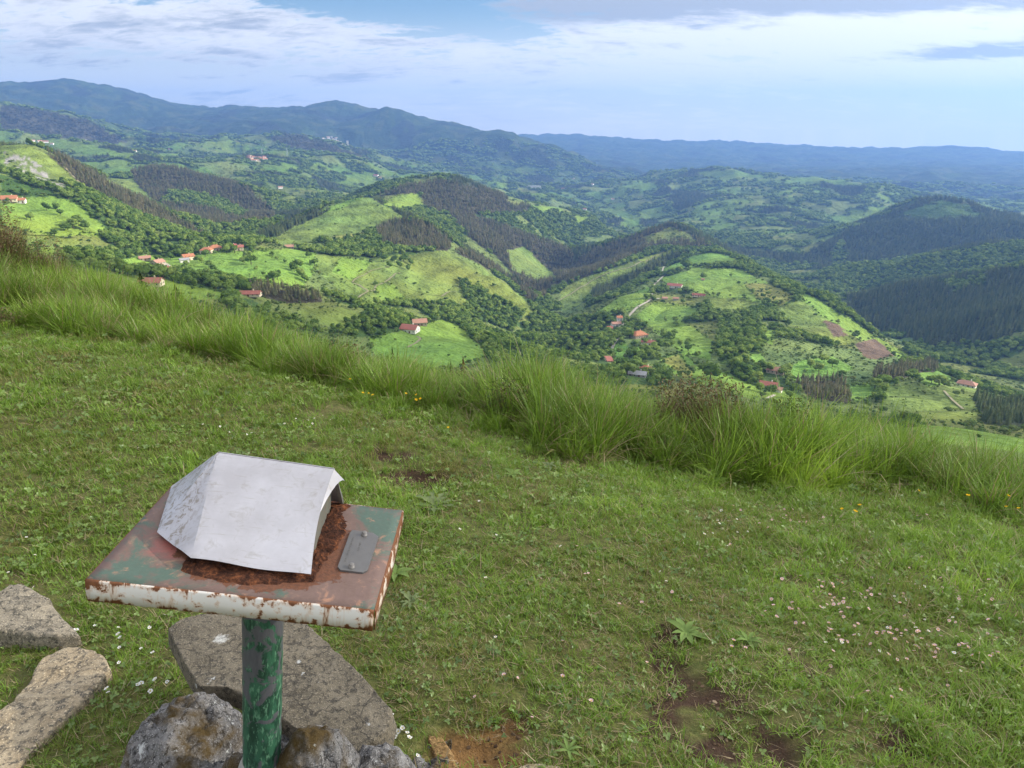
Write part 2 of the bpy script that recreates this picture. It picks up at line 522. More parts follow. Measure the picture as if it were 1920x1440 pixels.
AZ0, AZ1 = azt(-90, 400)[0], azt(2020, 450)[0]
for a_ in np.linspace(AZ0, AZ1, 9):
    _pts.append((a_, math.log(14300.))); _val.append(-560. / 14300.)
_tfit = rbf_fit(_pts, _val, 0.008, 1e-7)

NA = 900
R_NEAR = np.exp(np.linspace(math.log(9.0), math.log(290.0), 80))
R_FAR = np.exp(np.linspace(math.log(293.0), math.log(14200.0), 720))
RR = np.concatenate([R_NEAR, R_FAR]); LR = np.log(RR)
AZ = np.radians(np.linspace(-50, 50, NA))
NR = len(RR)
# the broad shape on a coarser grid, then refined
_lc = np.linspace(math.log(290), math.log(14200), 366); _ac = np.linspace(AZ[0], AZ[-1], 451)
_AC, _LC = np.meshgrid(np.clip(_ac, AZ0, AZ1), _lc)
_TC = rbf_eval(_tfit, _AC, _LC)


def bilin(G, fi, fj):
    fi = np.clip(fi, 0, G.shape[0] - 1.001); fj = np.clip(fj, 0, G.shape[1] - 1.001)
    i = fi.astype(int); j = fj.astype(int); a = fi - i; b = fj - j
    return (G[i, j] * (1 - a) * (1 - b) + G[i + 1, j] * a * (1 - b) + G[i, j + 1] * (1 - a) * b + G[i + 1, j + 1] * a * b)


AA, LL = np.meshgrid(AZ, LR)
R2 = np.exp(LL)
TX = R2 * np.sin(AA); TY = R2 * np.cos(AA)
T = bilin(_TC, (LL - _lc[0]) / (_lc[1] - _lc[0]), (AA - _ac[0]) / (_ac[1] - _ac[0]))
n0 = len(R_NEAR)
zs = summit_z(TX[:n0], TY[:n0], False)
ts = (zs - CAMZ) / R2[:n0]
k9 = np.argmin(np.abs(R_NEAR - 20.0))
t20 = ts[k9][None, :]
wgt = sstep(LL[:n0], math.log(14), math.log(24))
tn = t20 + (T[n0][None, :] - t20) * sstep(LL[:n0], math.log(20), math.log(290))
T[:n0] = ts * (1 - wgt) + tn * wgt
Z = CAMZ + T * R2
# gullies, spurs and small relief
amp = sstep(LL, math.log(250), math.log(900))
wx = TX + 90 * fbm(TX / 500, TY / 500, 2, 3); wy = TY + 90 * fbm(TX / 500, TY / 500, 2, 5)
gul = np.abs(fbm(wx / 430, wy / 430, 4, 11))
big_ = np.abs(fbm(TX / 1500, TY / 1500, 4, 21))
far_w = sstep(R2, 3500, 7000)
Z = Z - amp * (37 * (1 - 2.2 * np.clip(gul, 0, 0.6)) - 22) * (0.55 + 0.40 * far_w) - far_w * (1 - sstep(R2, 10500, 12000) * .75) * 60 * (0.33 - big_)
mid_w = sstep(R2, 2700, 3600) * (1 - sstep(R2, 6200, 8000))
rid = 1 - 2.4 * np.abs(fbm(TX / 1150 + 5, TY / 1150, 3, 25))
Z = Z + mid_w * 62 * (rid - 0.62)
Z = Z + amp * 3.0 * fbm(TX / 60, TY / 60, 3, 31)
Z[:n0] -= 0.16 * (1 - sstep(LL[:n0], math.log(20), math.log(60)))
Z = np.maximum(Z, -570.0)
T = (Z - CAMZ) / R2
run = np.maximum.accumulate(T, axis=0)
VIS = T >= run - 2.0 / R2
VISM = T >= run - 22.0 / R2
# picture position of every vertex (used only to carry the field boundaries onto the land)
_f = np.cos(AA); _a = np.sin(AA)
_den = _f * CP - T * SP
UU = 960 + F * _a / _den
VV = 720 - F * (_f * SP + T * CP) / _den


def land_z(x, y):
    r = np.hypot(x, y); a = np.arctan2(x, y); l = np.log(r)
    fi = np.where(r < 291.5, (l - LR[0]) / (LR[1] - LR[0]), n0 + (l - LR[n0]) / (LR[n0 + 1] - LR[n0]))
    return bilin(Z, fi, (a - AZ[0]) / (AZ[1] - AZ[0]))


def land_hit(u, v, rmin=250.0, rmax=1e9):
    """first point of the land along a pixel's ray"""
    a, t = azt(u, v)
    rr = np.exp(np.linspace(math.log(max(250.0, rmin)), math.log(min(16000., rmax)), 2500))
    z = land_z(rr * math.sin(a), rr * math.cos(a))
    k = np.argmax(CAMZ + t * rr < z)
    if k == 0:
        k = int(np.argmax((z - CAMZ) / rr))
    return Vector((rr[k] * math.sin(a), rr[k] * math.cos(a), float(z[k])))


MEADOW, PINE, BROAD, SCRUB, SOIL, ROCK, DRY, PINEB, BUSH, CLEAR = 1, 2, 3, 4, 5, 6, 7, 8, 9, 10
h1 = fbm(TX / 380, TY / 380, 3, 71); h2 = fbm(TX / 160, TY / 160, 3, 75); h3 = fbm(TX / 900 + 3, TY / 900, 3, 79)
cls = np.full(T.shape, BROAD)
cls[h2 > np.where(R2 < 1400, -0.02, 0.12)] = SCRUB
cls[(h1 > 0.20) & (R2 > 1350)] = PINE
farm = (R2 > 2900) & (R2 < 6000) & (h1 + 0.6 * h2 < -0.10)
cls[farm] = MEADOW
cls[(R2 >= 6000) & (h1 + 0.6 * h2 < -0.42)] = MEADOW
cls[(R2 > 2900) & (np.abs(h2) < 0.03) & (h1 < 0)] = BROAD
cls[(R2 < 760 + 80 * h1)] = SCRUB
POLY = [
    (BROAD, 500, 1200, "1345,590 1415,598 1440,640 1405,690 1352,682 1345,645"),
    (BROAD, 500, 1200, "960,640 1060,602 1110,596 1150,600 1168,640 1135,690 1080,660 1000,690"),
    (BROAD, 400, 1000, "1060,700 1150,690 1245,695 1262,722 1090,722"),
    (BROAD, 400, 1000, "1370,690 1440,690 1480,712 1500,740 1420,735 1380,705"),
    (BROAD, 400, 1000, "640,600 700,585 780,600 750,622 690,632 620,628"), (BROAD, 400, 1000, "905,640 960,640 960,690 905,668 880,640 860,610"),
    (BROAD, 400, 1000, "200,500 290,512 340,515 440,548 430,552 330,535 230,520"), (BROAD, 400, 900, "420,560 470,560 520,590 620,628 500,615 430,585"),
    (BROAD, 450, 900, "1640,726 1680,712 1665,760 1640,752"),
    # class, nearest and farthest metres, outline in picture pixels
    (CLEAR, 1300, 1480, "0,266 50,270 90,290 117,313 150,340 170,365 150,372 60,372 0,372"),
    (BUSH, 1000, 1330, "0,325 60,350 150,375 110,368 0,368"),
    (BROAD, 950, 1500, "150,372 205,360 300,450 400,462 330,480 220,478 205,436 160,400"),
    (ROCK, 1150, 1450, "5,282 45,292 85,315 120,345 150,368 120,366 80,345 40,330 10,310"),
    (MEADOW, 750, 1300, "0,385 50,370 110,367 150,385 205,436 190,447 150,440 115,446 40,432 0,425"),
    (CLEAR, 700, 1300, "0,428 40,434 115,446 150,452 140,464 70,462 20,470"),
    (MEADOW, 500, 1000, "62,463 140,465 152,474 85,481"),
    (BROAD, 500, 980, "90,482 160,472 205,470 215,490 190,510 130,505"),
    (PINEB, 1300, 2000, "85,286 150,311 233,353 300,393 383,441 400,452 330,462 280,440 240,410 190,372 150,345"),
    (CLEAR, 1600, 2500, "195,335 250,335 300,385 260,375 215,352"),
    (PINEB, 1500, 2750, "243,320 283,310 335,312 370,324 420,335 470,356 517,402 500,436 420,452 385,440 300,385 255,345"),
    (BROAD, 1500, 2300, "330,345 360,345 470,400 450,412 390,390 300,380 310,370"),
    (BROAD, 1000, 1900, "310,470 400,445 480,438 520,430 470,470 300,480"),
    (MEADOW, 600, 1250, "203,492 270,478 340,482 440,468 540,466 592,474 600,500 575,530 560,541 500,532 430,519 340,511 300,505 215,508"),
    (MEADOW, 500, 1000, "200,512 290,520 345,532 430,548 432,560 340,562 230,540"),
    (BROAD, 600, 900, "345,516 420,523 470,532 470,548 440,546 350,530"),
    (PINEB, 600, 900, "470,534 520,542 600,555 605,566 540,570 470,550"),
    (CLEAR, 1000, 1800, "480,440 567,412 617,388 690,366 720,386 765,410 700,432 600,452 520,458"),
    (MEADOW, 1300, 1800, "590,400 617,388 650,372 690,366 660,380 640,392 600,404"),
    (PINE, 1150, 1700, "480,444 520,428 567,411 620,389 612,398 545,430 500,452"),
    (DRY, 900, 1500, "608,448 680,434 692,443 622,456"),
    (BROAD, 900, 1400, "610,456 692,446 700,460 830,472 700,482 620,470"),
    (CLEAR, 750, 1500, "590,478 700,484 830,470 900,500 990,562 1000,592 930,600 850,588 760,575 690,575 640,545 600,512"),
    (MEADOW, 800, 1200, "640,482 700,490 690,500 660,525 625,510"),
    (MEADOW, 800, 1200, "705,530 740,535 760,560 730,566 705,556"),
    (BROAD, 700, 1500, "860,525 900,540 985,585 960,625 900,600 850,590 780,580 700,572 790,568 880,575"),
    (CLEAR, 600, 900, "555,582 640,576 690,590 640,612 575,604"),
    (MEADOW, 480, 950, "690,632 755,622 830,597 862,612 905,655 910,668 845,692 780,692 700,662"),
    (PINEB, 1500, 2700, "700,373 750,352 820,338 900,353 1000,384 990,398 930,400 880,400 850,398 800,400 792,362 735,364"),
    (PINEB, 1400, 2600, "820,375 880,398 960,430 1070,470 1075,492 1040,525 1020,560 985,540 930,480 870,440"),
    (PINEB, 1250, 1700, "706,432 740,416 800,420 848,452 842,470 780,469 715,458"),
    (PINEB, 1150, 1700, "850,470 900,480 1010,560 1000,570 960,530 900,497"),
    (MEADOW, 1600, 2300, "718,382 745,366 785,362 793,386 765,398 730,392"),
    (BROAD, 1500, 2100, "740,396 790,388 830,402 880,440 850,440 790,415"),
    (CLEAR, 1500, 2300, "950,470 985,462 1045,520 1010,530 960,505"),
    (SCRUB, 2200, 3000, "945,366 1000,370 1010,380 960,388"),
    (MEADOW, 2200, 3200, "990,384 1050,388 1058,396 1010,398"),
    (MEADOW, 2200, 3400, "1072,398 1110,410 1085,420"),
    (MEADOW, 2500, 4200, "1110,392 1160,394 1203,408 1196,430 1160,426 1172,412"),
    (PINEB, 1400, 2600, "1037,532 1077,490 1110,470 1200,440 1257,421 1300,443 1335,464 1270,466 1230,462 1150,500 1060,534"),
    (SCRUB, 1800, 2600, "1205,446 1257,426 1290,438 1310,456 1260,452 1215,458"),
    (CLEAR, 1350, 2100, "1045,565 1060,536 1150,502 1262,466 1260,482 1200,512 1120,545 1060,590"),
    (PINE, 1350, 2000, "1110,545 1180,515 1250,480 1300,470 1280,480 1230,505 1160,545 1110,570"),
    (MEADOW, 1350, 1900, "1222,516 1260,496 1300,478 1330,473 1365,479 1395,494 1330,499 1290,502 1250,514"),
    (MEADOW, 1050, 1700, "1238,522 1300,502 1380,504 1432,526 1490,556 1470,572 1400,562 1330,556 1290,546 1250,538"),
    (DRY, 1050, 1500, "1395,532 1440,532 1492,557 1465,572 1415,556"),
    (CLEAR, 900, 1500, "1320,556 1400,562 1440,572 1400,585 1350,590 1320,570"),
    (MEADOW, 950, 1500, "1113,588 1165,556 1218,538 1222,556 1190,580 1150,589"),
    (MEADOW, 700, 1300, "1183,596 1228,564 1300,576 1315,590 1275,600 1300,615 1340,642 1332,676 1285,664 1245,640 1225,618"),
    (MEADOW, 560, 1000, "1236,672 1282,660 1312,690 1372,702 1432,735 1425,752 1330,724 1262,702"),
    (DRY, 560, 900, "1240,674 1272,664 1300,700 1290,712"),
    (MEADOW, 450, 800, "1430,736 1470,730 1530,757 1440,764"),
    (MEADOW, 650, 1000, "1140,652 1170,640 1182,664 1152,682"), (MEADOW, 650, 1000, "1186,652 1222,646 1228,660 1192,670"),
    (MEADOW, 700, 1000, "1405,664 1430,664 1432,685 1412,686"),
    (MEADOW, 600, 1100, "1478,690 1500,676 1560,668 1602,690 1560,712 1480,713"),
    (MEADOW, 800, 1200, "1430,610 1452,618 1448,650 1432,640"),
    (CLEAR, 800, 1400, "1450,575 1510,560 1600,630 1590,650 1540,640 1480,610"),
    (MEADOW, 850, 1400, "1500,545 1583,592 1642,631 1705,664 1715,678 1690,674 1620,640 1540,592 1505,562"),
    (SOIL, 800, 1200, "1600,646 1640,634 1677,666 1650,675 1620,670"),
    (SOIL, 850, 1300, "1540,600 1572,608 1590,630 1565,632"),
    (PINEB, 500, 900, "1492,716 1572,712 1600,735 1592,756 1530,750 1500,735"),
    (PINEB, 600, 1000, "1640,696 1700,688 1780,684 1785,694 1720,704 1660,716 1640,712"),
    (MEADOW, 500, 900, "1570,726 1640,716 1650,742 1600,752"),
    (CLEAR, 450, 900, "1650,722 1830,726 1832,792 1720,792 1655,765"),
    (MEADOW, 600, 950, "1705,702 1770,694 1792,716 1740,726"),
    (PINE, 450, 900, "1822,742 1920,758 1990,780 1990,812 1845,796"),
    (MEADOW, 200, 420, "1690,790 1800,797 1920,817 2000,830 2000,900 1780,850"),
    (PINE, 1200, 1800, "1582,556 1636,542 1702,526 1769,521 1835,515 1990,490 1990,600 1850,640 1750,650 1650,610"),
    (BROAD, 1300, 1700, "1760,530 1840,520 1850,535 1790,550"),
    (BROAD, 1700, 2300, "1530,520 1569,503 1724,482 1920,453 1990,440 1990,500 1835,512 1640,540 1560,552"),
    (PINE, 2200, 3100, "1480,490 1591,431 1671,404 1724,373 1764,368 1813,378 1990,420 1990,450 1720,480 1560,502"),
    (BUSH, 2300, 3100, "1680,404 1764,374 1813,384 1850,405 1760,412"),
    (BROAD, 2300, 2800, "1560,470 1580,450 1592,500 1560,502"),
    (MEADOW, 3000, 4600, "40,262 120,262 200,278 235,292 160,290 85,274"),
    (MEADOW, 3000, 4600, "200,287 250,286 262,294 215,298"),
    (MEADOW, 3000, 4600, "290,288 345,286 335,296 300,297"),
    (MEADOW, 2900, 4400, "515,315 540,320 590,335 560,332 520,322"),
    (MEADOW, 2900, 4400, "680,303 728,318 755,328 725,334 690,312"), (MEADOW, 2900, 4400, "640,328 690,325 720,345 700,352 650,340"),
    (SCRUB, 2500, 3500, "500,340 560,360 600,384 560,396 510,372"),
    (PINEB, 4700, 5800, "500,258 560,252 610,268 700,302 690,305 620,300 540,275"),
    (PINEB, 4700, 6000, "0,197 60,205 110,213 160,225 240,266 200,272 100,258 0,250"),
    (MEADOW, 3500, 5200, "1190,345 1230,340 1235,356 1195,364"), (MEADOW, 4200, 5300, "1450,330 1560,330 1600,345 1500,342"),
    (MEADOW, 4000, 5300, "1300,322 1380,318 1420,330 1340,336"),
]


def in_poly(pts, U, V):
    x = np.array([p[0] for p in pts]); y = np.array([p[1] for p in pts]); n = len(x)
    inside = np.zeros(U.shape, bool); j = n - 1
    for i in range(n):
        cond = ((y[i] > V) != (y[j] > V)) & (U < (x[j] - x[i]) * (V - y[i]) / (y[j] - y[i] + 1e-9) + x[i])
        inside ^= cond; j = i
    return inside


jx = 5.0 * fbm(TX / 45, TY / 45, 2, 91); jy = 2.5 * fbm(TX / 45, TY / 45, 2, 95)
for (c_, ra_, rb_, s_) in POLY:
    pts_ = [tuple(float(k) for k in q.split(',')) for q in s_.split()]
    rows = np.where((RR >= ra_) & (RR <= rb_))[0]
    i0, i1 = rows[0], rows[-1] + 1
    sub = in_poly(pts_, UU[i0:i1] + jx[i0:i1], VV[i0:i1] + jy[i0:i1]) & VISM[i0:i1]
    cls[i0:i1][sub] = c_

BASE = {MEADOW: (0.165, 0.262, 0.044), PINE: (0.050, 0.062, 0.030), BROAD: (0.060, 0.105, 0.028), SCRUB: (0.135, 0.175, 0.050),
        SOIL: (0.135, 0.092, 0.062), ROCK: (0.27, 0.255, 0.235), DRY: (0.23, 0.24, 0.06), PINEB: (0.068, 0.062, 0.036), BUSH: (0.05, 0.095, 0.022), CLEAR: (0.165, 0.225, 0.050)}
lut = np.zeros((11, 3)); lut[0] = BASE[BROAD]
for k_, c_ in BASE.items():
    lut[k_] = c_
ALB = lut[cls]
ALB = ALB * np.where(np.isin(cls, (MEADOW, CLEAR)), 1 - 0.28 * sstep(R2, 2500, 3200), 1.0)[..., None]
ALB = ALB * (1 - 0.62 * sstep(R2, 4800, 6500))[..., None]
vary = 1 + (0.28 * fbm(TX / 130, TY / 130, 3, 101) + 0.22 * fbm(TX / 25, TY / 25, 2, 105)) * np.where(cls == MEADOW, 0.5, 1.0)
ALB = ALB * vary[..., None]
warm = np.clip(fbm(TX / 210, TY / 210, 3, 111) * 1.2, -1, 1) * (np.isin(cls, (MEADOW, SCRUB, CLEAR)))
ALB[..., 0] *= 1 + 0.24 * warm; ALB[..., 2] *= 1 - 0.2 * warm
# plough and plantation rows along the slope on the cleared hillsides
rowsn = np.sin(Z / 2.2 + 2.0 * fbm(TX / 80, TY / 80, 2, 121)) * (cls == CLEAR) * (R2 < 1700)
ALB = ALB * (1 - 0.35 * np.clip(rowsn, 0, 1))[..., None]
# rock bands: stone only where the noise lets it show
rk = (cls == ROCK) & (fbm(TX / 14, TY / 14, 3, 131) < 0.08)
ALB[rk] = BASE[SCRUB]
cls[rk] = SCRUB

m_land, nt = new_mat('hillside')
at_ = nt.n('ShaderNodeAttribute', attribute_name='albedo')
geo = nt.n('ShaderNodeNewGeometry')
f1 = nt.noise(geo.outputs['Position'], 0.09, 6.0, 0.7)
f2 = nt.noise(geo.outputs['Position'], 0.012, 5.0, 0.65)
f3 = nt.noise(geo.outputs['Position'], 0.5, 3.0, 0.6)
colr = nt.mix(1.0, at_.outputs['Color'], nt.ramp(f1, [(0.25, 0.76), (0.75, 1.24)]), 'MULTIPLY')
colr = nt.mix(1.0, colr, nt.ramp(f2, [(0.3, 0.80), (0.7, 1.2)]), 'MULTIPLY')
hgt = nt.math('ADD', nt.math('MULTIPLY', f1, 5.0), nt.math('ADD', f3, nt.math('MULTIPLY', f2, 40.0)))
finish(nt, colr, 0.95, hgt, 0.7, 1.0, 0.1)
land_me = grid_mesh('hills', TX, TY, Z, m_land)
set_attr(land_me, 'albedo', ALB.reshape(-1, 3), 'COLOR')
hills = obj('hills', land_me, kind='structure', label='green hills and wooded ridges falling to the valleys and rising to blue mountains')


# ------------------------------------------------------------------ summit turf
gx = np.concatenate([np.linspace(-16, -6, 60)[:-1], np.linspace(-6, 6, 300), np.linspace(6, 16, 60)[1:]])
gy = np.concatenate([np.linspace(-5, 0.5, 40)[:-1], np.linspace(0.5, 8, 260), np.linspace(8, 17, 60)[1:]])
GX, GY = np.meshgrid(gx, gy)
GZ = summit_z(GX, GY)


def soil_mask(x, y):
    """0..1, where the turf is worn to bare earth"""
    m = np.zeros(np.shape(x))
    jx_ = 0.09 * fbm(x * 6, y * 6, 4, 161, 0.65); jy_ = 0.09 * fbm(x * 6, y * 6, 4, 165, 0.65)
    for (cx, cy, ra, rb, dep) in PITS:
        d = np.sqrt(((x + jx_ - cx) / ra) ** 2 + ((y + jy_ - cy) / rb) ** 2)
        m = np.maximum(m, 1 - sstep(d, 0.7, 1.15))
    core = np.zeros(np.shape(x))
    for (cx, cy, ra, rb, dep) in PITS[:2] + PITS[4:5]:
        core = np.maximum(core, 1 - sstep(np.sqrt(((x + jx_ * .6 - cx) / ra) ** 2 + ((y + jy_ * .6 - cy) / rb) ** 2), 0.6, 0.95))
    return np.maximum(core, m * np.clip(1.1 - 1.4 * sstep(fbm(x * 8 + 4, y * 8, 4, 167, 0.6), 0.0, 0.32), 0, 1))


SM = soil_mask(GX, GY)
hitq = ground_hit(890, 1410)
OCH = (1 - sstep(np.hypot(GX - hitq.x, GY - hitq.y), 0.10, 0.22))
m_turf, nt = new_mat('turf_soil')
geo = nt.n('ShaderNodeNewGeometry'); pos = geo.outputs['Position']
soil = nt.n('ShaderNodeAttribute', attribute_name='soil').outputs['Fac']
och = nt.n('ShaderNodeAttribute', attribute_name='ochre').outputs['Fac']
a1 = nt.noise(pos, 3.0, 5, 0.6); a2 = nt.noise(pos, 28.0, 4, 0.65); a3 = nt.noise(pos, 140.0, 3, 0.6)
g_ = nt.mix(nt.ramp(a2, [(0.35, 0), (0.65, 1)]), (0.070, 0.085, 0.024), (0.140, 0.140, 0.046))
g_ = nt.mix(nt.ramp(a1, [(0.5, 0), (0.8, 0.6)]), g_, (0.17, 0.125, 0.070))
e_ = nt.mix(a2, (0.030, 0.018, 0.012), (0.078, 0.048, 0.032))
e_ = nt.mix(nt.ramp(a3, [(0.64, 0), (0.76, 0.6)]), e_, (0.15, 0.10, 0.06))
e_ = nt.mix(och, e_, nt.mix(a2, (0.14, 0.075, 0.030), (0.26, 0.15, 0.06)))
c_ = nt.mix(soil, g_, e_)
hh = nt.math('ADD', nt.math('MULTIPLY', a2, 1.0), nt.math('MULTIPLY', a3, 0.35))
finish(nt, c_, 0.95, hh, 0.8, 0.02, 0.15)
s_me = grid_mesh('summit_ground', GX, GY, GZ, m_turf)
set_attr(s_me, 'soil', SM.ravel()); set_attr(s_me, 'ochre', OCH.ravel())
obj('summit_ground', s_me, kind='structure', label='grassy summit ground with bare earth patches')

# ------------------------------------------------------------------ the air, and an unseen cloud added to shade the summit
HX0, HX1, HY0, HY1, HZ0, HZ1 = -11500, 11500, -300, 14600, -700, 720
hz_v = [(x, y, z) for z in (HZ0, HZ1) for y in (HY0, HY1) for x in (HX0, HX1)]
hz_f = [(0, 2, 3, 1), (4, 5, 7, 6), (0, 1, 5, 4), (2, 6, 7, 3), (0, 4, 6, 2), (1, 3, 7, 5)]
m_haze = bpy.data.materials.new('haze_air'); m_haze.use_nodes = True
nt = NT(m_haze.node_tree)
pv = nt.n('ShaderNodeVolumePrincipled')
pv.inputs['Color'].default_value = (0.24, 0.47, 1.0, 1)
pv.inputs['Density'].default_value = 9.2e-5
pv.inputs['Anisotropy'].default_value = 0.25
pv.inputs['Density Attribute'].default_value = ''
pv.inputs['Temperature Attribute'].default_value = ''
oo = nt.n('ShaderNodeOutputMaterial'); nt.link(pv.outputs[0], oo.inputs['Volume'])
obj('haze', mesh_from('haze', hz_v, hz_f, m_haze), kind='stuff', label='thin blue haze filling the air over the valleys')

m_cloud, nt = new_mat('shade_cloud_vapour')
df = nt.n('ShaderNodeBsdfDiffuse', inp={'Color': (0.9, 0.9, 0.9, 1)})
tl = nt.n('ShaderNodeBsdfTranslucent', inp={'Color': (0.9, 0.9, 0.92, 1)})
mx = nt.n('ShaderNodeMixShader', inp={0: 0.5}); nt.link(df.outputs[0], mx.inputs[1]); nt.link(tl.outputs[0], mx.inputs[2])
tr = nt.n('ShaderNodeBsdfTransparent'); m2 = nt.n('ShaderNodeMixShader', inp={0: 0.68}); nt.link(mx.outputs[0], m2.inputs[1]); nt.link(tr.outputs[0], m2.inputs[2])
oo = nt.n('ShaderNodeOutputMaterial'); nt.link(m2.outputs[0], oo.inputs['Surface'])
CH = 900.0
foot = Vector((330.0, 230.0, 0.0))  # added shade caster, out of frame: its shadow is aimed over the summit
cc = foot + SUN_DIR * (CH / SUN_DIR.z)
bm = bmesh.new()
bmesh.ops.create_icosphere(bm, subdivisions=5, radius=1.0)
P_ = np.array([v.co[:] for v in bm.verts])
dn = fbm(P_[:, 0] * 2.2 + P_[:, 2], P_[:, 1] * 2.2, 4, 141)
lump = np.abs(fbm(P_[:, 0] * 5 + P_[:, 2] * 3, P_[:, 1] * 5, 3, 151))
for v, a_, b_ in zip(bm.verts, dn, lump):
    k_ = 1 + 0.10 * a_ + 0.10 * b_
    v.co = Vector((v.co.x * 560 * k_, v.co.y * 560 * k_, (v.co.z * 120 if v.co.z > 0 else v.co.z * 25) * k_))
cme = bpy.data.meshes.new('cloud'); bm.to_mesh(cme); bm.free()
cme.materials.append(m_cloud)
cme.polygons.foreach_set('use_smooth', [True] * len(cme.polygons))
obj('cloud', cme, kind='stuff', loc=cc, label='low white cloud added out of view to shade the summit')

# ------------------------------------------------------------------ trees
def leaf_mat(name, c0, c1, c2, transl=0.35, rough=0.75, freq=0.06):
    """foliage: colour varies from tree to tree and over the land; leaves let light through"""
    m, nt = new_mat(name)
    ia = nt.n('ShaderNodeAttribute', attribute_name='hue'); ia.attribute_type = 'INSTANCER'
    oi = nt.n('ShaderNodeObjectInfo')
    geo = nt.n('ShaderNodeNewGeometry')
    nz = nt.noise(geo.outputs['Position'], freq, 3, 0.6)
    k = nt.math('ADD', nt.math('MULTIPLY', oi.outputs['Random'], 0.75), nt.math('MULTIPLY', nz, 0.5))
    k = nt.math('ADD', k, nt.math('MULTIPLY', ia.outputs['Fac'], 0.5))
    col = nt.ramp(k, [(0.15, c0), (0.6, c1), (1.0, c2)])
    d = nt.n('ShaderNodeBsdfDiffuse'); nt.link(col, d.inputs[0])
    t = nt.n('ShaderNodeBsdfTranslucent'); nt.link(col, t.inputs[0])
    mx = nt.n('ShaderNodeMixShader', inp={0: transl}); nt.link(d.outputs[0], mx.inputs[1]); nt.link(t.outputs[0], mx.inputs[2])
    o = nt.n('ShaderNodeOutputMaterial'); nt.link(mx.outputs[0], o.inputs[0])
    return m


m_bark, nt = new_mat('tree_bark')
tcn = nt.n('ShaderNodeTexCoord')
finish(nt, nt.mix(nt.noise(tcn.outputs['Object'], 9, 4), (0.05, 0.038, 0.028), (0.15, 0.12, 0.09)), 0.9)
m_broad = leaf_mat('broad_leaves', (0.070, 0.125, 0.028), (0.140, 0.215, 0.045), (0.235, 0.310, 0.072))
m_pineb = leaf_mat('plantation_needles', (0.105, 0.135, 0.058), (0.175, 0.172, 0.088), (0.225, 0.200, 0.110), 0.35)
m_pine = leaf_mat('pine_needles', (0.072, 0.110, 0.048), (0.115, 0.155, 0.064), (0.165, 0.190, 0.080), 0.35)
m_bush = leaf_mat('bush_leaves', (0.060, 0.105, 0.026), (0.105, 0.165, 0.042), (0.165, 0.205, 0.065))


def crown_mesh(name, seed, mat, blobs=6, leaves=150, flat=0.85):
    r = random.Random(seed)
    bm = bmesh.new()
    cen = []
    for b in range(blobs):
        a = r.random() * 6.283; d = 0 if b == 0 else r.uniform(0.12, 0.24)
        rad = r.uniform(0.17, 0.25) if b else 0.27
        c = Vector((d * math.cos(a), d * math.sin(a), 0.58 + r.uniform(-0.20, 0.24) * (1 if b else 0)))
        cen.append((c, rad))
        g = bmesh.ops.create_icosphere(bm, subdivisions=2, radius=1.0)
        for v in g['verts']:
            k = rad * r.uniform(0.72, 1.12)
            v.co = Vector((v.co.x * k, v.co.y * k, v.co.z * k * flat)) + c
    for _ in range(leaves):
        c, rad = r.choice(cen)
        n = Vector((r.gauss(0, 1), r.gauss(0, 1), r.gauss(0.25, 1))).normalized()
        p = c + Vector((n.x, n.y, n.z * flat)) * rad * r.uniform(0.95, 1.28)
        s = r.uniform(0.022, 0.055)
        t = n.cross(Vector((r.random(), r.random(), r.random()))).normalized() * s
        q = (n.cross(t).normalized() + n * r.uniform(-0.8, 0.8)) * s
        vs = [bm.verts.new(p + e) for e in (-t - q, t - q * 0.7, t * 0.8 + q, -t * 0.6 + q * 1.2)]
        bm.faces.new(vs)
    me = bpy.data.meshes.new(name); bm.to_mesh(me); bm.free()
    me.materials.append(mat)
    return me


def trunk_mesh(name, seed, r0=0.03, h=0.6, limbs=3):
    r = random.Random(seed); vs = []; fs = []

    def tube(p0, p1, a, b, n=6):
        o = len(vs); d = (p1 - p0).normalized(); s = d.orthogonal().normalized(); t = d.cross(s)
        for p, rad in ((p0, a), (p1, b)):
            for k in range(n):
                e = 6.283 * k / n
                vs.append(p + (s * math.cos(e) + t * math.sin(e)) * rad)
        for k in range(n):
            fs.append((o + k, o + (k + 1) % n, o + n + (k + 1) % n, o + n + k))
    bend = Vector((r.uniform(-.02, .02), r.uniform(-.02, .02), h * 0.5))
    tube(Vector((0, 0, -0.06)), bend, r0, r0 * 0.72); tube(bend, Vector((0, 0, h)), r0 * 0.72, r0 * 0.3)
    for k in range(limbs):
        a = k * 6.283 / max(1, limbs) + r.random()
        tube(bend, bend + Vector((math.cos(a) * .2, math.sin(a) * .2, .22)), r0 * .45, r0 * .15, 5)
    return mesh_from(name, vs, fs, m_bark)


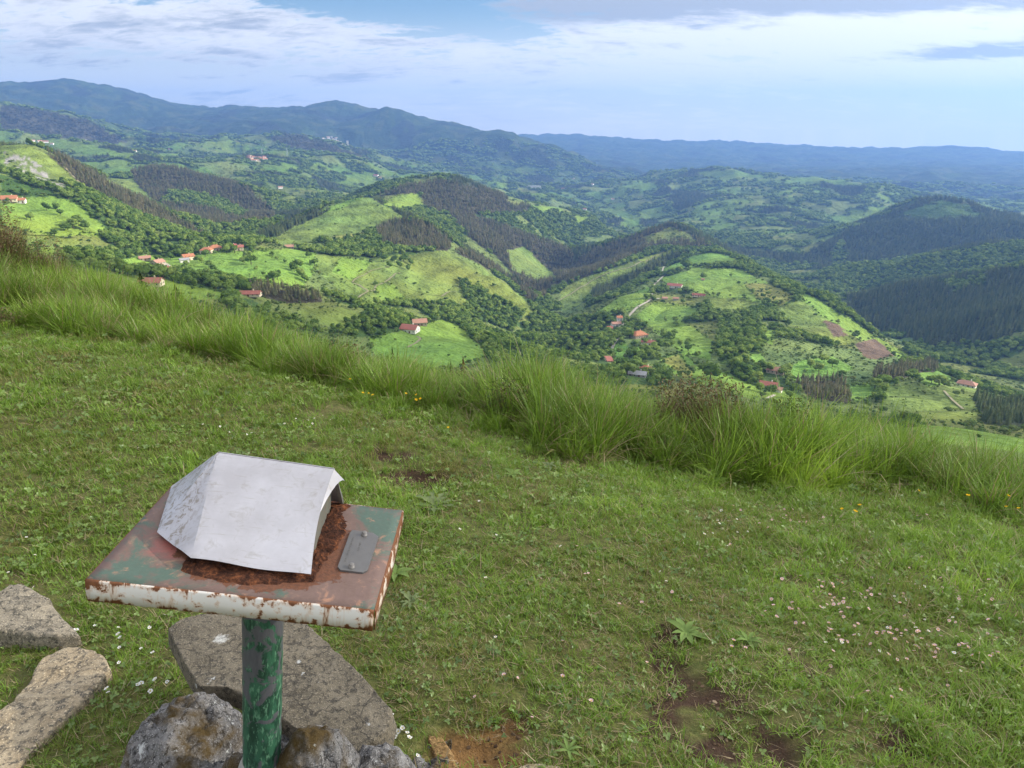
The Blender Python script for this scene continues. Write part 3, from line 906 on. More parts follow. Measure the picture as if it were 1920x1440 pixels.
def conifer_mesh(name, seed, mat, rad=0.16, base=0.14, levels=10, per=8):
    r = random.Random(seed); vs = []; fs = []
    for l in range(levels):
        f = l / (levels - 1)
        z = base + (0.985 - base) * f
        R = rad * (1 - f) ** 0.75 * r.uniform(0.82, 1.15) + 0.012
        a0 = r.random() * 6.28
        for k in range(per):
            a = a0 + 6.283 * (k + r.uniform(-.25, .25)) / per
            rr = R * r.uniform(0.7, 1.2); wd = 0.55 * R + 0.012
            dz = -0.35 * rr + r.uniform(-.01, .01)
            c = Vector((math.cos(a), math.sin(a), 0)); s = Vector((-c.y, c.x, 0))
            o = len(vs)
            top = Vector((0, 0, z + 0.045 * (1 - f) + .01))
            vs += [top, c * rr * .55 + s * wd * .6 + Vector((0, 0, z + dz * .45)), c * rr + Vector((0, 0, z + dz)), c * rr * .55 - s * wd * .6 + Vector((0, 0, z + dz * .45))]
            fs += [(o, o + 3, o + 2), (o, o + 2, o + 1)]
    o = len(vs)
    vs += [Vector((0.02, 0, 0.95)), Vector((-.01, .018, .95)), Vector((-.01, -.018, .95)), Vector((0, 0, 1.03))]
    fs += [(o, o + 1, o + 3), (o + 1, o + 2, o + 3), (o + 2, o, o + 3)]
    return mesh_from(name, vs, fs, mat)


def joined(name, a, b):
    bm = bmesh.new(); bm.from_mesh(a)
    n = len(bm.faces)
    bm.from_mesh(b); bm.faces.ensure_lookup_table()
    for f in bm.faces[n:]:
        f.material_index = 1
    me = bpy.data.meshes.new(name); bm.to_mesh(me); bm.free()
    me.materials.append(a.materials[0]); me.materials.append(b.materials[0])
    return me


CROWNS = [crown_mesh('crown_%d' % k, 10 + k, m_broad, 5 + k % 3, 150) for k in range(5)]
BTRUNK = trunk_mesh('trunk_b', 3)
BUSHES = [crown_mesh('bush_%d' % k, 40 + k, m_bush, 4, 90, 0.7) for k in range(3)]
CONES = [conifer_mesh('conifer_%d' % k, 60 + k, m_pine, 0.17 + .02 * k, 0.12) for k in range(3)]
CONESB = [conifer_mesh('plantation_%d' % k, 70 + k, m_pineb, 0.13 + .012 * k, 0.34, 8) for k in range(3)]
CTRUNK = trunk_mesh('trunk_c', 5, 0.014, 0.97, 0)
B_SRC = [joined('bt%d' % k, c, BTRUNK) for k, c in enumerate(CROWNS)]
C_SRC = [joined('ct%d' % k, c, CTRUNK) for k, c in enumerate(CONES)]
CB_SRC = [joined('cbt%d' % k, c, CTRUNK) for k, c in enumerate(CONESB)]


def sample_land(n, seed, rmin=300., rmax=6500.):
    r = np.random.default_rng(seed)
    l = r.uniform(math.log(rmin), math.log(rmax), n); a = r.uniform(math.radians(-43), math.radians(43), n)
    R = np.exp(l)
    fi = n0 + (l - LR[n0]) / (LR[n0 + 1] - LR[n0]); fj = (a - AZ[0]) / (AZ[1] - AZ[0])
    ii = np.clip(np.rint(fi).astype(int), 0, NR - 1); jj = np.clip(np.rint(fj).astype(int), 0, NA - 1)
    ok = VISM[ii, jj]
    x = R * np.sin(a); y = R * np.cos(a)
    return x[ok], y[ok], bilin(Z, fi, fj)[ok], R[ok], cls[ii, jj][ok], r


def pick(cl_set, dens, n, seed, size, rmin=300., rmax=6500., clump=True):
    """points of one kind of tree; dens is per square of the log-polar land, thinned to one per crown"""
    x, y, z, R, c, r = sample_land(n, seed, rmin, rmax)
    keep = np.isin(c, cl_set)
    # spacing: no denser than one crown in (size*0.55)^2
    cellarea = (0.0 + R ** 2) * (math.log(rmax / rmin) * math.radians(86)) / n
    p = np.minimum(1.0, cellarea / (size * 0.62) ** 2) * dens
    keep &= r.random(len(x)) < p
    kk = np.where(keep)[0]; keep[kk] = clear_of_yards(x[kk], y[kk])
    grow = np.maximum(1.0, R * math.sqrt(math.log(rmax / rmin) * math.radians(86) / n) / (size * 0.72))
    return x[keep], y[keep], z[keep], R[keep], grow[keep]


YARDS = [land_hit(*(float(k) for k in q.split(','))) for q in "1197,632 1216,646 1155,610 1161,601 1143,619 1265,539 1310,556 1267,563 1246,562 1318,526 1141,677 1210,696 1195,705 1440,727 1456,734 1454,698 1812,724 353,487 346,492 388,474 404,469 448,469 437,465 272,488 297,496 311,510 284,535 468,555 543,466 648,474 769,622 787,609 19,378 41,381".split()]


def clear_of_yards(x, y):
    """woods keep off the farmyards and the open ground in front of each house"""
    ok = np.ones(len(x), bool)
    for p in YARDS:
        r0 = math.hypot(p.x, p.y); ex, ey = p.x / r0, p.y / r0
        f = (p.x - x) * ex + (p.y - y) * ey; s = np.abs((p.x - x) * ey - (p.y - y) * ex)
        ok &= ~((f > -9) & (f < 42) & (s < 13 - 0.1 * f))
    return ok




def tree_object(name, crown, trunk, loc, h, wide, rz, label, group):
    e = obj(name, None, label=label, cat='tree', group=group, loc=loc)
    e.empty_display_size = 0.5
    e.scale = (wide, wide, h); e.rotation_euler = (0, 0, rz)
    obj('crown', crown, e); obj('trunk', trunk, e)
    return e


def split_largest(x, y, z, h, n, vmax=800):
    """the n that show largest inside the frame"""
    t = (z - CAMZ) / np.hypot(x, y); a = np.arctan2(x, y)
    den = np.cos(a) * CP - t * SP
    u = 960 + F * np.sin(a) / den; v = 720 - F * (np.cos(a) * SP + t * CP) / den
    rim_row = np.interp(u, [0, 200, 400, 600, 860, 1000, 1250, 1500, 1700, 1920], [470, 520, 590, 650, 700, 690, 730, 765, 795, 860])
    sz = h / np.hypot(x, y)
    sz[(u < 5) | (u > 1915) | (v > rim_row - 6)] = -1
    order = np.argsort(-sz)
    big_ = order[:n]; big_ = big_[sz[big_] > 0]
    m = np.ones(len(x), bool); m[big_] = False
    return big_, m


def eul(n, r, tilt=0.04):
    e = np.zeros((n, 3)); e[:, 2] = r.random(n) * 6.283; e[:, 0] = r.normal(0, tilt, n); e[:, 1] = r.normal(0, tilt, n)
    return e


def plant(kind, x, y, z, h, wide, meshes, crowns, trunk, n_single, seed, name, single_name, label, glabel, ggroup):
    r = np.random.default_rng(seed)
    big_, rest = split_largest(x, y, z, h, n_single) if n_single else ([], np.ones(len(x), bool))
    for q, k in enumerate(big_):
        tree_object(single_name, crowns[q % len(crowns)], trunk, (x[k], y[k], z[k] - 0.3), h[k], wide[k], r.random() * 6.28, glabel, ggroup)
    x, y, z, h, wide = x[rest], y[rest], z[rest], h[rest], wide[rest]
    n = len(x)
    scatter(name, np.stack([x, y, z - 0.3], 1), eul(n, r), np.stack([wide, wide, h], 1), r.integers(0, len(meshes), n), r.random(n) - 0.5, meshes, label)


# hand-placed trees of the meadows and farms: column, row, height in metres
MEADOW_TREES = [
    ('left', 'leafy tree in the pasture below the limestone crag', 'trees in the pasture below the limestone crag',
     "88,393,9 108,393,9 113,403,8 58,412,9 138,427,10 148,422,11 160,430,10 128,432,8 120,430,7"),
    ('shelf', 'leafy tree in the hamlet meadows', 'trees in the hamlet meadows',
     "465,489,12 471,494,12 458,492,8 558,502,12 552,508,11 565,518,11 571,526,9 512,525,11 520,522,10 392,499,7 400,508,7 409,515,7 418,521,8 452,523,6 345,472,11 362,466,11 300,492,9 320,485,8 385,480,9 425,472,11 432,468,10 440,473,10 472,471,8 455,461,12 490,457,11 515,452,9 350,498,6 370,489,6 378,491,6 500,471,5 510,478,5 520,485,5 535,491,5 480,505,5 495,515,5"),
    ('lower', 'dark leafy tree in the hedge below the hamlet', 'trees in the hedge below the hamlet',
     "215,507,10 225,511,11 240,516,10 265,521,10 276,515,9 303,517,11 320,520,10 338,517,10 352,524,11 370,528,10 388,532,10 400,535,10 432,562,10 440,571,11 452,580,10 425,575,9"),
    ('mid', 'leafy tree below the brown plantation', 'trees on the cleared hillside',
     "580,482,9 590,497,10 600,471,8 640,462,10 650,477,9 690,471,11 700,481,11 720,489,12 740,491,12 750,501,11 757,489,12 640,470,8 770,495,10 730,500,9 765,505,9 700,460,9 695,452,9"),
    ('ridge', 'small tree on the bright ridge pastures', 'trees on the ridge pastures',
     "1318,522,11 1285,501,20 1291,502,17 1240,528,7 1224,551,9 1221,546,9 1212,559,9 1370,517,6 1385,532,6 1410,549,7 1440,552,7 1300,556,7 1290,561,8 1280,567,7 1338,552,6 1347,553,6 1222,560,8 1228,530,6 1395,556,6 1430,556,6 1450,560,6"),
    ('farm', 'round tree among the orange-roofed farmhouses', 'trees among the orange-roofed farmhouses',
     "1243,632,11 1258,639,11 1275,647,8 1288,647,9 1265,626,7 1254,632,9 1210,642,8 1180,632,10 1166,622,9 1176,614,8 1190,647,8 1150,627,9 1140,622,9 1134,642,9 1160,662,8 1200,672,8 1215,662,9 1226,657,10 1186,694,13 1176,702,13 1166,694,12 1206,692,8 1231,692,8 1325,703,14 1331,710,13 1290,657,8 1265,602,7 1268,609,7 1247,600,6 1205,655,8 1235,645,9 1220,668,9 1195,682,9 1150,606,8 1130,610,9 1145,600,8"),
    ('below', 'dark tree around the low farms', 'trees around the low farms',
     "1430,692,10 1445,697,10 1470,702,11 1415,714,10 1425,733,9 1446,737,9 1405,707,10 1396,702,11 1520,688,9 1545,677,9 1560,687,9 1535,695,8 1510,697,4 1655,722,11 1655,735,10 1760,719,10 1746,717,8 1640,727,9 1480,745,7 1385,697,11 1378,690,11"),
]
_mr = random.Random(4)
for key, lab, grp, s_ in MEADOW_TREES:
    spots_ = sorted(tuple(float(k) for k in q.split(',')) for q in s_.split())
    for k_, (u_, v_, h_) in enumerate(spots_):
        p_ = land_hit(u_, v_ + 2)
        tree_object('broadleaf_tree', CROWNS[_mr.randrange(5)], BTRUNK, (p_.x, p_.y, p_.z - 0.3), h_ * 1.2, h_ * _mr.uniform(1.3, 1.75), _mr.random() * 6.28, '%s, %s from the left' % (lab, nth(k_ + 1)), grp)

x, y, z, R, g = pick([BROAD], 0.95, 420000, 201, 9.0)
r_ = np.random.default_rng(202); h_ = r_.uniform(6.5, 12, len(x)) * np.interp(R, [500, 1300], [0.72, 1.0]); w_ = h_ * r_.uniform(0.95, 1.3, len(x)) * g
plant('b', x, y, z, h_ * np.sqrt(g), w_, B_SRC, CROWNS, BTRUNK, 160, 203, 'broadleaf_forest', 'broadleaf_tree', 'broadleaf woods covering the slopes and gullies of the valley',
      'green broadleaf tree in the woods on the nearer slopes', 'broadleaf trees in the nearer woods')
x, y, z, R, g = pick([PINEB], 0.8, 420000, 211, 6.5)
r_ = np.random.default_rng(212); h_ = r_.uniform(11, 17, len(x)) * np.interp(R, [500, 1300], [0.7, 1.0]); w_ = h_ * r_.uniform(0.95, 1.25, len(x)) * g
plant('p', x, y, z, h_, w_, CB_SRC, CONESB, CTRUNK, 160, 213, 'pine_plantation', 'plantation_pine', 'brown-green pine plantations on the ridges and hillsides',
      'slender brown-green pine in a plantation on the nearer slopes', 'plantation pines')
x, y, z, R, g = pick([PINE], 0.9, 420000, 221, 7.5)
r_ = np.random.default_rng(222); h_ = r_.uniform(10, 17, len(x)) * np.interp(R, [500, 1300], [0.6, 1.0]); w_ = h_ * r_.uniform(0.95, 1.25, len(x)) * g
plant('p', x, y, z, h_, w_, C_SRC, CONES, CTRUNK, 80, 223, 'conifer_forest', 'conifer_tree', 'dark conifer forest on the shaded hillsides',
      'dark green conifer in the forest on the nearer slopes', 'dark conifers')
x, y, z, R, g = pick([SCRUB, BUSH, DRY], 0.16, 300000, 231, 4.0, 300., 3500.)
r_ = np.random.default_rng(232); h_ = r_.uniform(1.0, 3.2, len(x)) * np.where(r_.random(len(x)) < 0.12, 2.2, 1.0); w_ = h_ * r_.uniform(1.1, 1.7, len(x)) * g
plant('s', x, y, z, h_, w_, BUSHES, None, None, 0, 233, 'scrub', 'bush', 'low gorse and bramble scrub on the rough hillsides', '', '')
x, y, z, R, g = pick([CLEAR], 0.05, 300000, 235, 4.0, 300., 3500.)
r_ = np.random.default_rng(236); h_ = r_.uniform(0.8, 2.4, len(x)) * np.where(r_.random(len(x)) < 0.10, 2.6, 1.0); w_ = h_ * r_.uniform(1.1, 1.6, len(x)) * np.sqrt(g)
plant('s', x, y, z, h_, w_, BUSHES, None, None, 0, 237, 'hillside_bushes', 'bush', 'young planted bushes on the cleared hillsides', '', '')
# hedges along the borders between meadow and anything else
edge = np.zeros(cls.shape, bool)
md_ = cls == MEADOW
edge[1:-1, 1:-1] = md_[1:-1, 1:-1] & ~(md_[:-2, 1:-1] & md_[2:, 1:-1] & md_[1:-1, :-2] & md_[1:-1, 2:])
ei, ej = np.where(edge & VISM & (R2 < 5000) & (R2 > 300))
r_ = np.random.default_rng(241)
sel = r_.random(len(ei)) < np.clip(0.30 * (R2[ei, ej] * 0.0055 / 4.0), 0.07, 0.55)
ei = ei[sel] + r_.uniform(-.6, .6, sel.sum()); ej = ej[sel] + r_.uniform(-.6, .6, sel.sum())
x = bilin(TX, ei, ej); y = bilin(TY, ei, ej); z = bilin(Z, ei, ej)
h_ = r_.uniform(1.2, 4.5, len(x)) * np.where(r_.random(len(x)) < 0.2, 1.8, 1.0); w_ = h_ * r_.uniform(1.0, 1.6, len(x))
plant('s', x, y, z, h_, w_, BUSHES + B_SRC[:2], None, None, 0, 243, 'hedges', 'bush', 'hedges and bushes along the edges of the meadows', '', '')
# a sprinkling of single bushes over the pastures
x, y, z, R, g = pick([MEADOW], 0.007, 300000, 251, 5.0, 300., 5000.)
r_ = np.random.default_rng(252); h_ = r_.uniform(0.8, 3.5, len(x)); w_ = h_ * r_.uniform(1.1, 1.6, len(x)) * np.sqrt(g)
plant('s', x, y, z, h_, w_, BUSHES, None, None, 0, 253, 'pasture_bushes', 'bush', 'scattered small bushes in the pastures', '', '')

# ------------------------------------------------------------------ farmhouses, roads
def plain_mat(name, col, var=0.15, scale=1.5, rough=0.85, spec=0.25):
    m, nt = new_mat(name)
    tcn = nt.n('ShaderNodeTexCoord')
    n1 = nt.noise(tcn.outputs['Object'], scale, 5, 0.65)
    lo = tuple(c * (1 - var) for c in col); hi = tuple(min(1, c * (1 + var)) for c in col)
    finish(nt, nt.mix(n1, lo, hi), rough, n1, 0.2, 0.02, spec)
    return m


def tile_mat(name, col):
    m, nt = new_mat(name)
    tcn = nt.n('ShaderNodeTexCoord'); ob = tcn.outputs['Object']
    wv = nt.n('ShaderNodeTexWave', inp={'Vector': ob, 'Scale': 1.3, 'Distortion': 0.6, 'Detail': 2.0})
    n1 = nt.noise(ob, 0.8, 5, 0.7)
    c = nt.mix(n1, tuple(k * 0.62 for k in col), tuple(min(1, k * 1.3) for k in col))
    c = nt.mix(nt.math('MULTIPLY', wv.outputs['Fac'], 0.22), c, tuple(k * 0.5 for k in col))
    finish(nt, c, 0.85, wv.outputs['Fac'], 0.5, 0.08, 0.2)
    return m


M_WALL = {'w': plain_mat('white_render', (0.74, 0.71, 0.64)), 's': plain_mat('stone_wall', (0.42, 0.36, 0.27), 0.35), 'c': plain_mat('cream_render', (0.66, 0.56, 0.40)), 'g': plain_mat('grey_block', (0.38, 0.37, 0.35))}
M_ROOF = {'o': tile_mat('orange_tiles', (0.45, 0.19, 0.10)), 'r': tile_mat('red_tiles', (0.37, 0.14, 0.105)), 'p': tile_mat('faded_tiles', (0.44, 0.24, 0.17)), 'g': tile_mat('grey_sheet', (0.34, 0.34, 0.35))}
M_GLASS = plain_mat('window_dark', (0.05, 0.06, 0.07), 0.2, 1.0, 0.25, 0.5)
M_WOOD = plain_mat('painted_wood', (0.17, 0.08, 0.05), 0.3)


def box_me(name, x0, x1, y0, y1, z0, z1, mat):
    v = [(x, y, z) for z in (z0, z1) for y in (y0, y1) for x in (x0, x1)]
    f = [(0, 2, 3, 1), (4, 5, 7, 6), (0, 1, 5, 4), (2, 6, 7, 3), (0, 4, 6, 2), (1, 3, 7, 5)]
    return mesh_from(name, v, f, mat)


WIN_ME = box_me('window', -0.5, 0.5, -0.06, 0.06, 0, 1.25, M_GLASS)
DOOR_ME = box_me('door', -0.8, 0.8, -0.06, 0.06, 0, 2.3, M_WOOD)


def house(u, v, wd, dp, ht, rz, wall, roof, label, hip=False, detail=True, name='farmhouse', cat='house', group=None, rmin=250, rise=None):
    p = land_hit(u, v, rmin)
    e = obj(name, None, label=label, cat=cat, group=group, loc=(p.x, p.y, p.z - 0.6), rz=math.atan2(-p.x, p.y) + math.radians(rz))
    e.empty_display_size = 1
    hw, hd = wd / 2, dp / 2; ht = (ht * 0.8 if detail else ht) + 0.6
    rs_ = rise if rise else dp * 0.27
    inset = hd * 0.8 if hip else 0
    # walls with gables up to the roof
    vs = [(-hw, -hd, 0), (hw, -hd, 0), (hw, hd, 0), (-hw, hd, 0), (-hw, -hd, ht), (hw, -hd, ht), (hw, hd, ht), (-hw, hd, ht)]
    fs = [(0, 1, 5, 4), (1, 2, 6, 5), (2, 3, 7, 6), (3, 0, 4, 7)]
    if not hip:
        vs += [(-hw, 0, ht + rs_), (hw, 0, ht + rs_)]
        fs += [(4, 8, 7), (5, 6, 9)]
    obj('wall', mesh_from('wall', vs, fs, M_WALL[wall]), e)
    ov = 0.7; th = 0.28
    k = rs_ / hd
    zl = ht - ov * k
    if hip:
        top = [(-hw - ov, -hd - ov, zl), (hw + ov, -hd - ov, zl), (hw + ov, hd + ov, zl), (-hw - ov, hd + ov, zl), (-hw + inset, 0, ht + rs_), (hw - inset, 0, ht + rs_)]
        up = [(a, b, c + th) for a, b, c in top]
        vs = top + up
        fs = [(6, 7, 11, 10), (7, 8, 11), (8, 9, 10, 11), (9, 6, 10), (0, 1, 7, 6), (1, 2, 8, 7), (2, 3, 9, 8), (3, 0, 6, 9), (0, 4, 5, 1), (1, 5, 2), (2, 5, 4, 3), (3, 4, 0)]
    else:
        top = [(-hw - ov, -hd - ov, zl), (hw + ov, -hd - ov, zl), (hw + ov, 0, ht + rs_), (-hw - ov, 0, ht + rs_), (hw + ov, hd + ov, zl), (-hw - ov, hd + ov, zl)]
        up = [(a, b, c + th) for a, b, c in top]
        vs = top + up
        fs = [(6, 7, 8, 9), (9, 8, 10, 11), (0, 3, 2, 1), (3, 5, 4, 2), (0, 1, 7, 6), (4, 5, 11, 10), (1, 2, 8, 7), (2, 4, 10, 8), (3, 0, 6, 9), (5, 3, 9, 11)]
    ro = obj('roof', mesh_from('roof', vs, fs, M_ROOF[roof]), e)
    if detail:
        obj('chimney', box_me('chimney', hw * 0.3, hw * 0.3 + 0.9, hd * 0.15, hd * 0.15 + 0.9, ht + rs_ * 0.6, ht + rs_ + 1.3, M_WALL[wall]), ro)
        rows = [1.7] if ht < 5 else [1.7, 4.5]
        n = max(2, int(wd / 3.6))
        for zr in rows:
            for q in range(n):
                xx = -hw + wd * (q + 0.5) / n
                if zr < 2 and q == n // 2:
                    o = obj('door', DOOR_ME, e, loc=(xx, -hd - 0.03, 0.6))
                else:
                    o = obj('window', WIN_ME, e, loc=(xx, -hd - 0.03, zr))
            for q in range(2):
                o = obj('window', WIN_ME, e, loc=(hw + 0.03, -hd + dp * (q + 0.5) / 2, zr)); o.rotation_euler = (0, 0, math.pi / 2)
                o = obj('window', WIN_ME, e, loc=(-hw - 0.03, -hd + dp * (q + 0.5) / 2, zr)); o.rotation_euler = (0, 0, math.pi / 2)
    return e


# the farms on the sunlit spur
house(1197, 632, 19, 16, 5.5, 35, 's', 'o', 'largest orange-roofed farmhouse beside the lane on the sunlit spur', hip=True, rise=4)
house(1216, 646, 17, 8, 4.5, -12, 'w', 'r', 'long white farm building with red roof just below the largest orange farmhouse')
house(1155, 610, 14, 8, 4, 20, 'w', 'p', 'long white barn left of the lane on the spur', detail=True)
house(1161, 601, 8, 8, 6, 15, 'w', 'o', 'tall white house with small orange roof above the long white barn')
house(1143, 619, 8, 8, 5, 10, 'c', 'r', 'small pinkish house among trees left of the lane bend')
house(1265, 539, 25, 12, 5, -10, 'w', 'r', 'big red-roofed barn highest on the spur meadow', name='barn', cat='barn')
house(1310, 556, 20, 8, 3.5, -6, 'c', 'r', 'long low shed with dark red roof and pale yard near the top of the spur', name='shed', cat='shed')
house(1267, 563, 9, 6, 3, 0, 'g', 'p', 'small grey shed in the hedge below the big red barn', detail=False, name='shed', cat='shed')
house(1246, 562, 8, 6, 3, 15, 's', 'p', 'tiny stone shed beside the lane end below the big red barn', detail=False, name='shed', cat='shed')
house(1318, 526, 5, 4, 2.5, 0, 's', 'p', 'tiny stone hut under the single tree on the upper spur pasture', detail=False, name='hut', cat='hut')
house(1141, 677, 6, 18, 3.5, 12, 'c', 'r', 'narrow red-roofed shed at the foot of the lane left of the farms', name='shed', cat='shed', rise=1.2)
house(1210, 696, 11, 10, 4.5, -25, 'c', 'o', 'bright orange-roofed house half hidden behind the grass below the farms', hip=True, rise=2.5)
house(1195, 705, 16, 8, 3.5, -8, 'g', 'g', 'grey-roofed shed just below the bright orange-roofed house', name='shed', cat='shed')
house(1440, 727, 15, 9, 4.5, -5, 'w', 'r', 'red-roofed white farmhouse among trees at the foot of the spur')
house(1456, 734, 9, 6, 3, -8, 'w', 'p', 'small white outbuilding beside the red-roofed farmhouse at the foot of the spur', name='shed', cat='shed', detail=False)
house(1454, 698, 16, 11, 4, -10, 's', 'p', 'pale tiled farmhouse hidden in trees beside the yellow-green meadow', hip=True, rise=2.5)
house(1812, 724, 16, 10, 4, -8, 'w', 'p', 'white farmhouse with pale roof alone on the green knoll far right', hip=True, rise=2.6)
# the hamlet on the shelf at the left
house(353, 487, 13, 10, 5.5, 20, 'c', 'o', 'cream farmhouse with orange roof in front of the pale green tree in the hamlet')
house(346, 492, 10, 6, 3.5, 10, 'w', 'g', 'low white shed in front of the cream hamlet farmhouse', name='shed', cat='shed', detail=False)
house(388, 474, 14, 11, 5, -20, 'c', 'o', 'hamlet farmhouse with hipped orange roof and white end wall', hip=True, rise=3)
house(404, 469, 15, 12, 5, 8, 's', 'o', 'orange-roofed house at the back of the hamlet beside a dark tree', hip=True, rise=3)
house(448, 469, 12, 9, 5, 0, 'c', 'r', 'house between dark trees at the right end of the hamlet')
house(437, 465, 9, 7, 4, 15, 's', 'r', 'small red roof showing over trees at the right end of the hamlet')
house(272, 488, 12, 8, 3.5, 5, 's', 'p', 'low pinkish house at the left end of the hamlet meadow')
house(297, 496, 12, 10, 4, 40, 's', 'p', 'faded-roofed farm building beside the grey yard of the hamlet')
house(311, 510, 13, 9, 5, -20, 'c', 'r', 'red-roofed farmhouse at the lower edge of the hamlet yard')
house(284, 535, 17, 11, 4, -22, 'c', 'r', 'red-roofed barn alone on the shaded meadow behind the small spruce', name='barn', cat='barn')
house(468, 555, 20, 8, 3, -18, 'c', 'r', 'long low red-roofed shed below the pine strip', name='shed', cat='shed')
house(543, 466, 12, 9, 4, 0, 's', 'p', 'small stone farmhouse beside the dark wall below the grassy hill')
house(648, 474, 8, 6, 3.5, 0, 's', 'r', 'tiny red-roofed hut among trees on the cleared hillside', detail=False, name='hut', cat='hut')
house(769, 622, 17, 13, 5, -25, 'w', 'r', 'white farmhouse with red roof at the top of the large lower meadow')
house(787, 609, 15, 11, 4.5, 5, 's', 'p', 'stone farmhouse with faded roof behind the white farmhouse of the lower meadow')
house(19, 378, 16, 13, 4.5, -8, 'c', 'o', 'large orange-roofed farmhouse in the pasture below the limestone crag')
house(41, 381, 9, 8, 4.5, -15, 'w', 'o', 'smaller white-walled orange-roofed house next to the large farmhouse below the crag')
# far farms
FAR = [(62, 266, 16, 'w', 'p', 'white farm at the left of the far ridge meadow'), (75, 267, 20, 'w', 'p', 'second pale farm on the far ridge meadow'), (86, 268, 22, 'w', 'r', 'biggest pale farm on the far ridge meadow'),
       (98, 272, 14, 'w', 'p', 'lowest pale farm of the far ridge meadow'), (161, 266, 16, 'w', 'g', 'single white barn on the far ridge meadow'), (320, 282, 22, 'w', 'r', 'red and white farm group house on the far wooded saddle'),
       (282, 288, 14, 'w', 'p', 'small white farm left of the wooded saddle farm'), (254, 285, 10, 'w', 'p', 'tiny white hut in the far fields below the mountain'), (526, 354, 16, 'w', 'p', 'white farm alone on the mid-distance green slope'),
       (705, 331, 26, 'w', 'r', 'white farm with red roof on the far green shelf'), (712, 335, 18, 'c', 'p', 'pinkish farm just right of the white far shelf farm'), (765, 323, 30, 'c', 'p', 'long pale farm at the edge of the far shelf'),
       (1096, 394, 18, 'w', 'r', 'tiny red-roofed farm beyond the pine ridge'), (1108, 395, 10, 'w', 'p', 'tiny white house beside the red-roofed farm beyond the pine ridge'), (1131, 398, 12, 'w', 'p', 'tiny white house at the end of the bright far meadow'),
       (1149, 375, 18, 'w', 'p', 'lone white farm low on the far right valley side'), (1143, 349, 18, 'w', 'p', 'white house at the foot of the far right hill'), (1056, 355, 20, 'c', 'r', 'reddish house in the far valley floor'),
       (1075, 336, 22, 'w', 'p', 'white house under the foot of the blue mountain'), (1110, 347, 22, 'w', 'p', 'pale house near the valley mouth')]
for (u_, v_, s_, wl, rf, lab) in FAR:
    house(u_, v_, s_, s_ * 0.65, 6, _mr.uniform(-30, 30), wl, rf, lab, detail=False)
VR = [1, 3, 4, 6, 8, 9, 11, 7, 5, 10, 2, 12]
TRK = [1, 2, 4, 5, 7, 8, 10, 11, 3, 6, 12, 13, 9]
for k, (u_, v_) in enumerate([(466, 298), (471, 300), (476, 297), (481, 301), (486, 298), (491, 300), (495, 297), (484, 303), (476, 303), (491, 303), (468, 295), (497, 301)]):
    # numbered from the left, as they stand on the knoll
    house(u_, v_, 17 + 3 * (k % 3), 13, 7, _mr.uniform(-40, 40), 'wcw'[k % 3], 'rpo'[k % 3], 'pale village house on the mid-distance knoll, %s from the left' % nth(VR[k]), detail=False, name='village_house', group='knoll village houses')
for k, (u_, v_) in enumerate([(606, 261), (611, 262), (616, 261), (620, 263), (625, 262), (629, 264), (633, 266), (638, 268), (615, 258), (622, 259), (640, 272), (645, 275), (630, 260)]):
    house(u_, v_, 18 + 4 * (k % 3), 12, 7, _mr.uniform(-30, 30), 'w', 'pg'[k % 2], 'white block of the far town, %s from the left' % nth(TRK[k]), detail=False, name='town_block', group='far town blocks')
house(652, 274, 14, 12, 34, 0, 'w', 'g', 'tall white tower block at the end of the far town', detail=False, name='tower_block', cat='building', rise=2)
for k, (u_, v_, a_, b_, c_) in enumerate([(1001, 352, 70, 40, 10), (1009, 354, 34, 30, 16), (994, 351, 40, 24, 8)]):
    house(u_, v_, a_, b_, c_, 5, 'w', 'g', ['largest white factory hall in the far valley', 'tall white factory block in the far valley', 'low white factory hall at the left of the far valley works'][k], detail=False, name='factory_hall', cat='factory', rise=2)

# lanes and tracks
m_road = plain_mat('lane_gravel', (0.40, 0.36, 0.29), 0.25, 0.3)
m_track = plain_mat('earth_track', (0.24, 0.215, 0.125), 0.3, 0.3)


def lane(name, pxs, width, mat, label, rmin=250.):
    P = [land_hit(*(float(k) for k in q.split(',')), rmin) for q in pxs.split()]
    pts = []
    for a, b in zip(P[:-1], P[1:]):
        n = max(2, int((b - a).length / 4))
        pts += [a.lerp(b, k / n) for k in range(n)]
    pts.append(P[-1])
    A = np.array([p[:] for p in pts])
    for _ in range(2):
        A[1:-1] = 0.25 * A[:-2] + 0.5 * A[1:-1] + 0.25 * A[2:]
    D = np.gradient(A[:, :2], axis=0); D /= np.linalg.norm(D, axis=1)[:, None] + 1e-9
    N = np.stack([-D[:, 1], D[:, 0]], 1)
    L = A[:, :2] + N * width / 2; Rr = A[:, :2] - N * width / 2
    zl = land_z(L[:, 0], L[:, 1]) + 0.35; zr = land_z(Rr[:, 0], Rr[:, 1]) + 0.35
    zm = np.maximum(zl, zr)
    vs = [(L[k, 0], L[k, 1], zm[k]) for k in range(len(A))] + [(Rr[k, 0], Rr[k, 1], zm[k]) for k in range(len(A))]
    n = len(A)
    fs = [(k, n + k, n + k + 1, k + 1) for k in range(n - 1)]
    obj(name, mesh_from(name, vs, fs, mat), kind='structure', label=label)


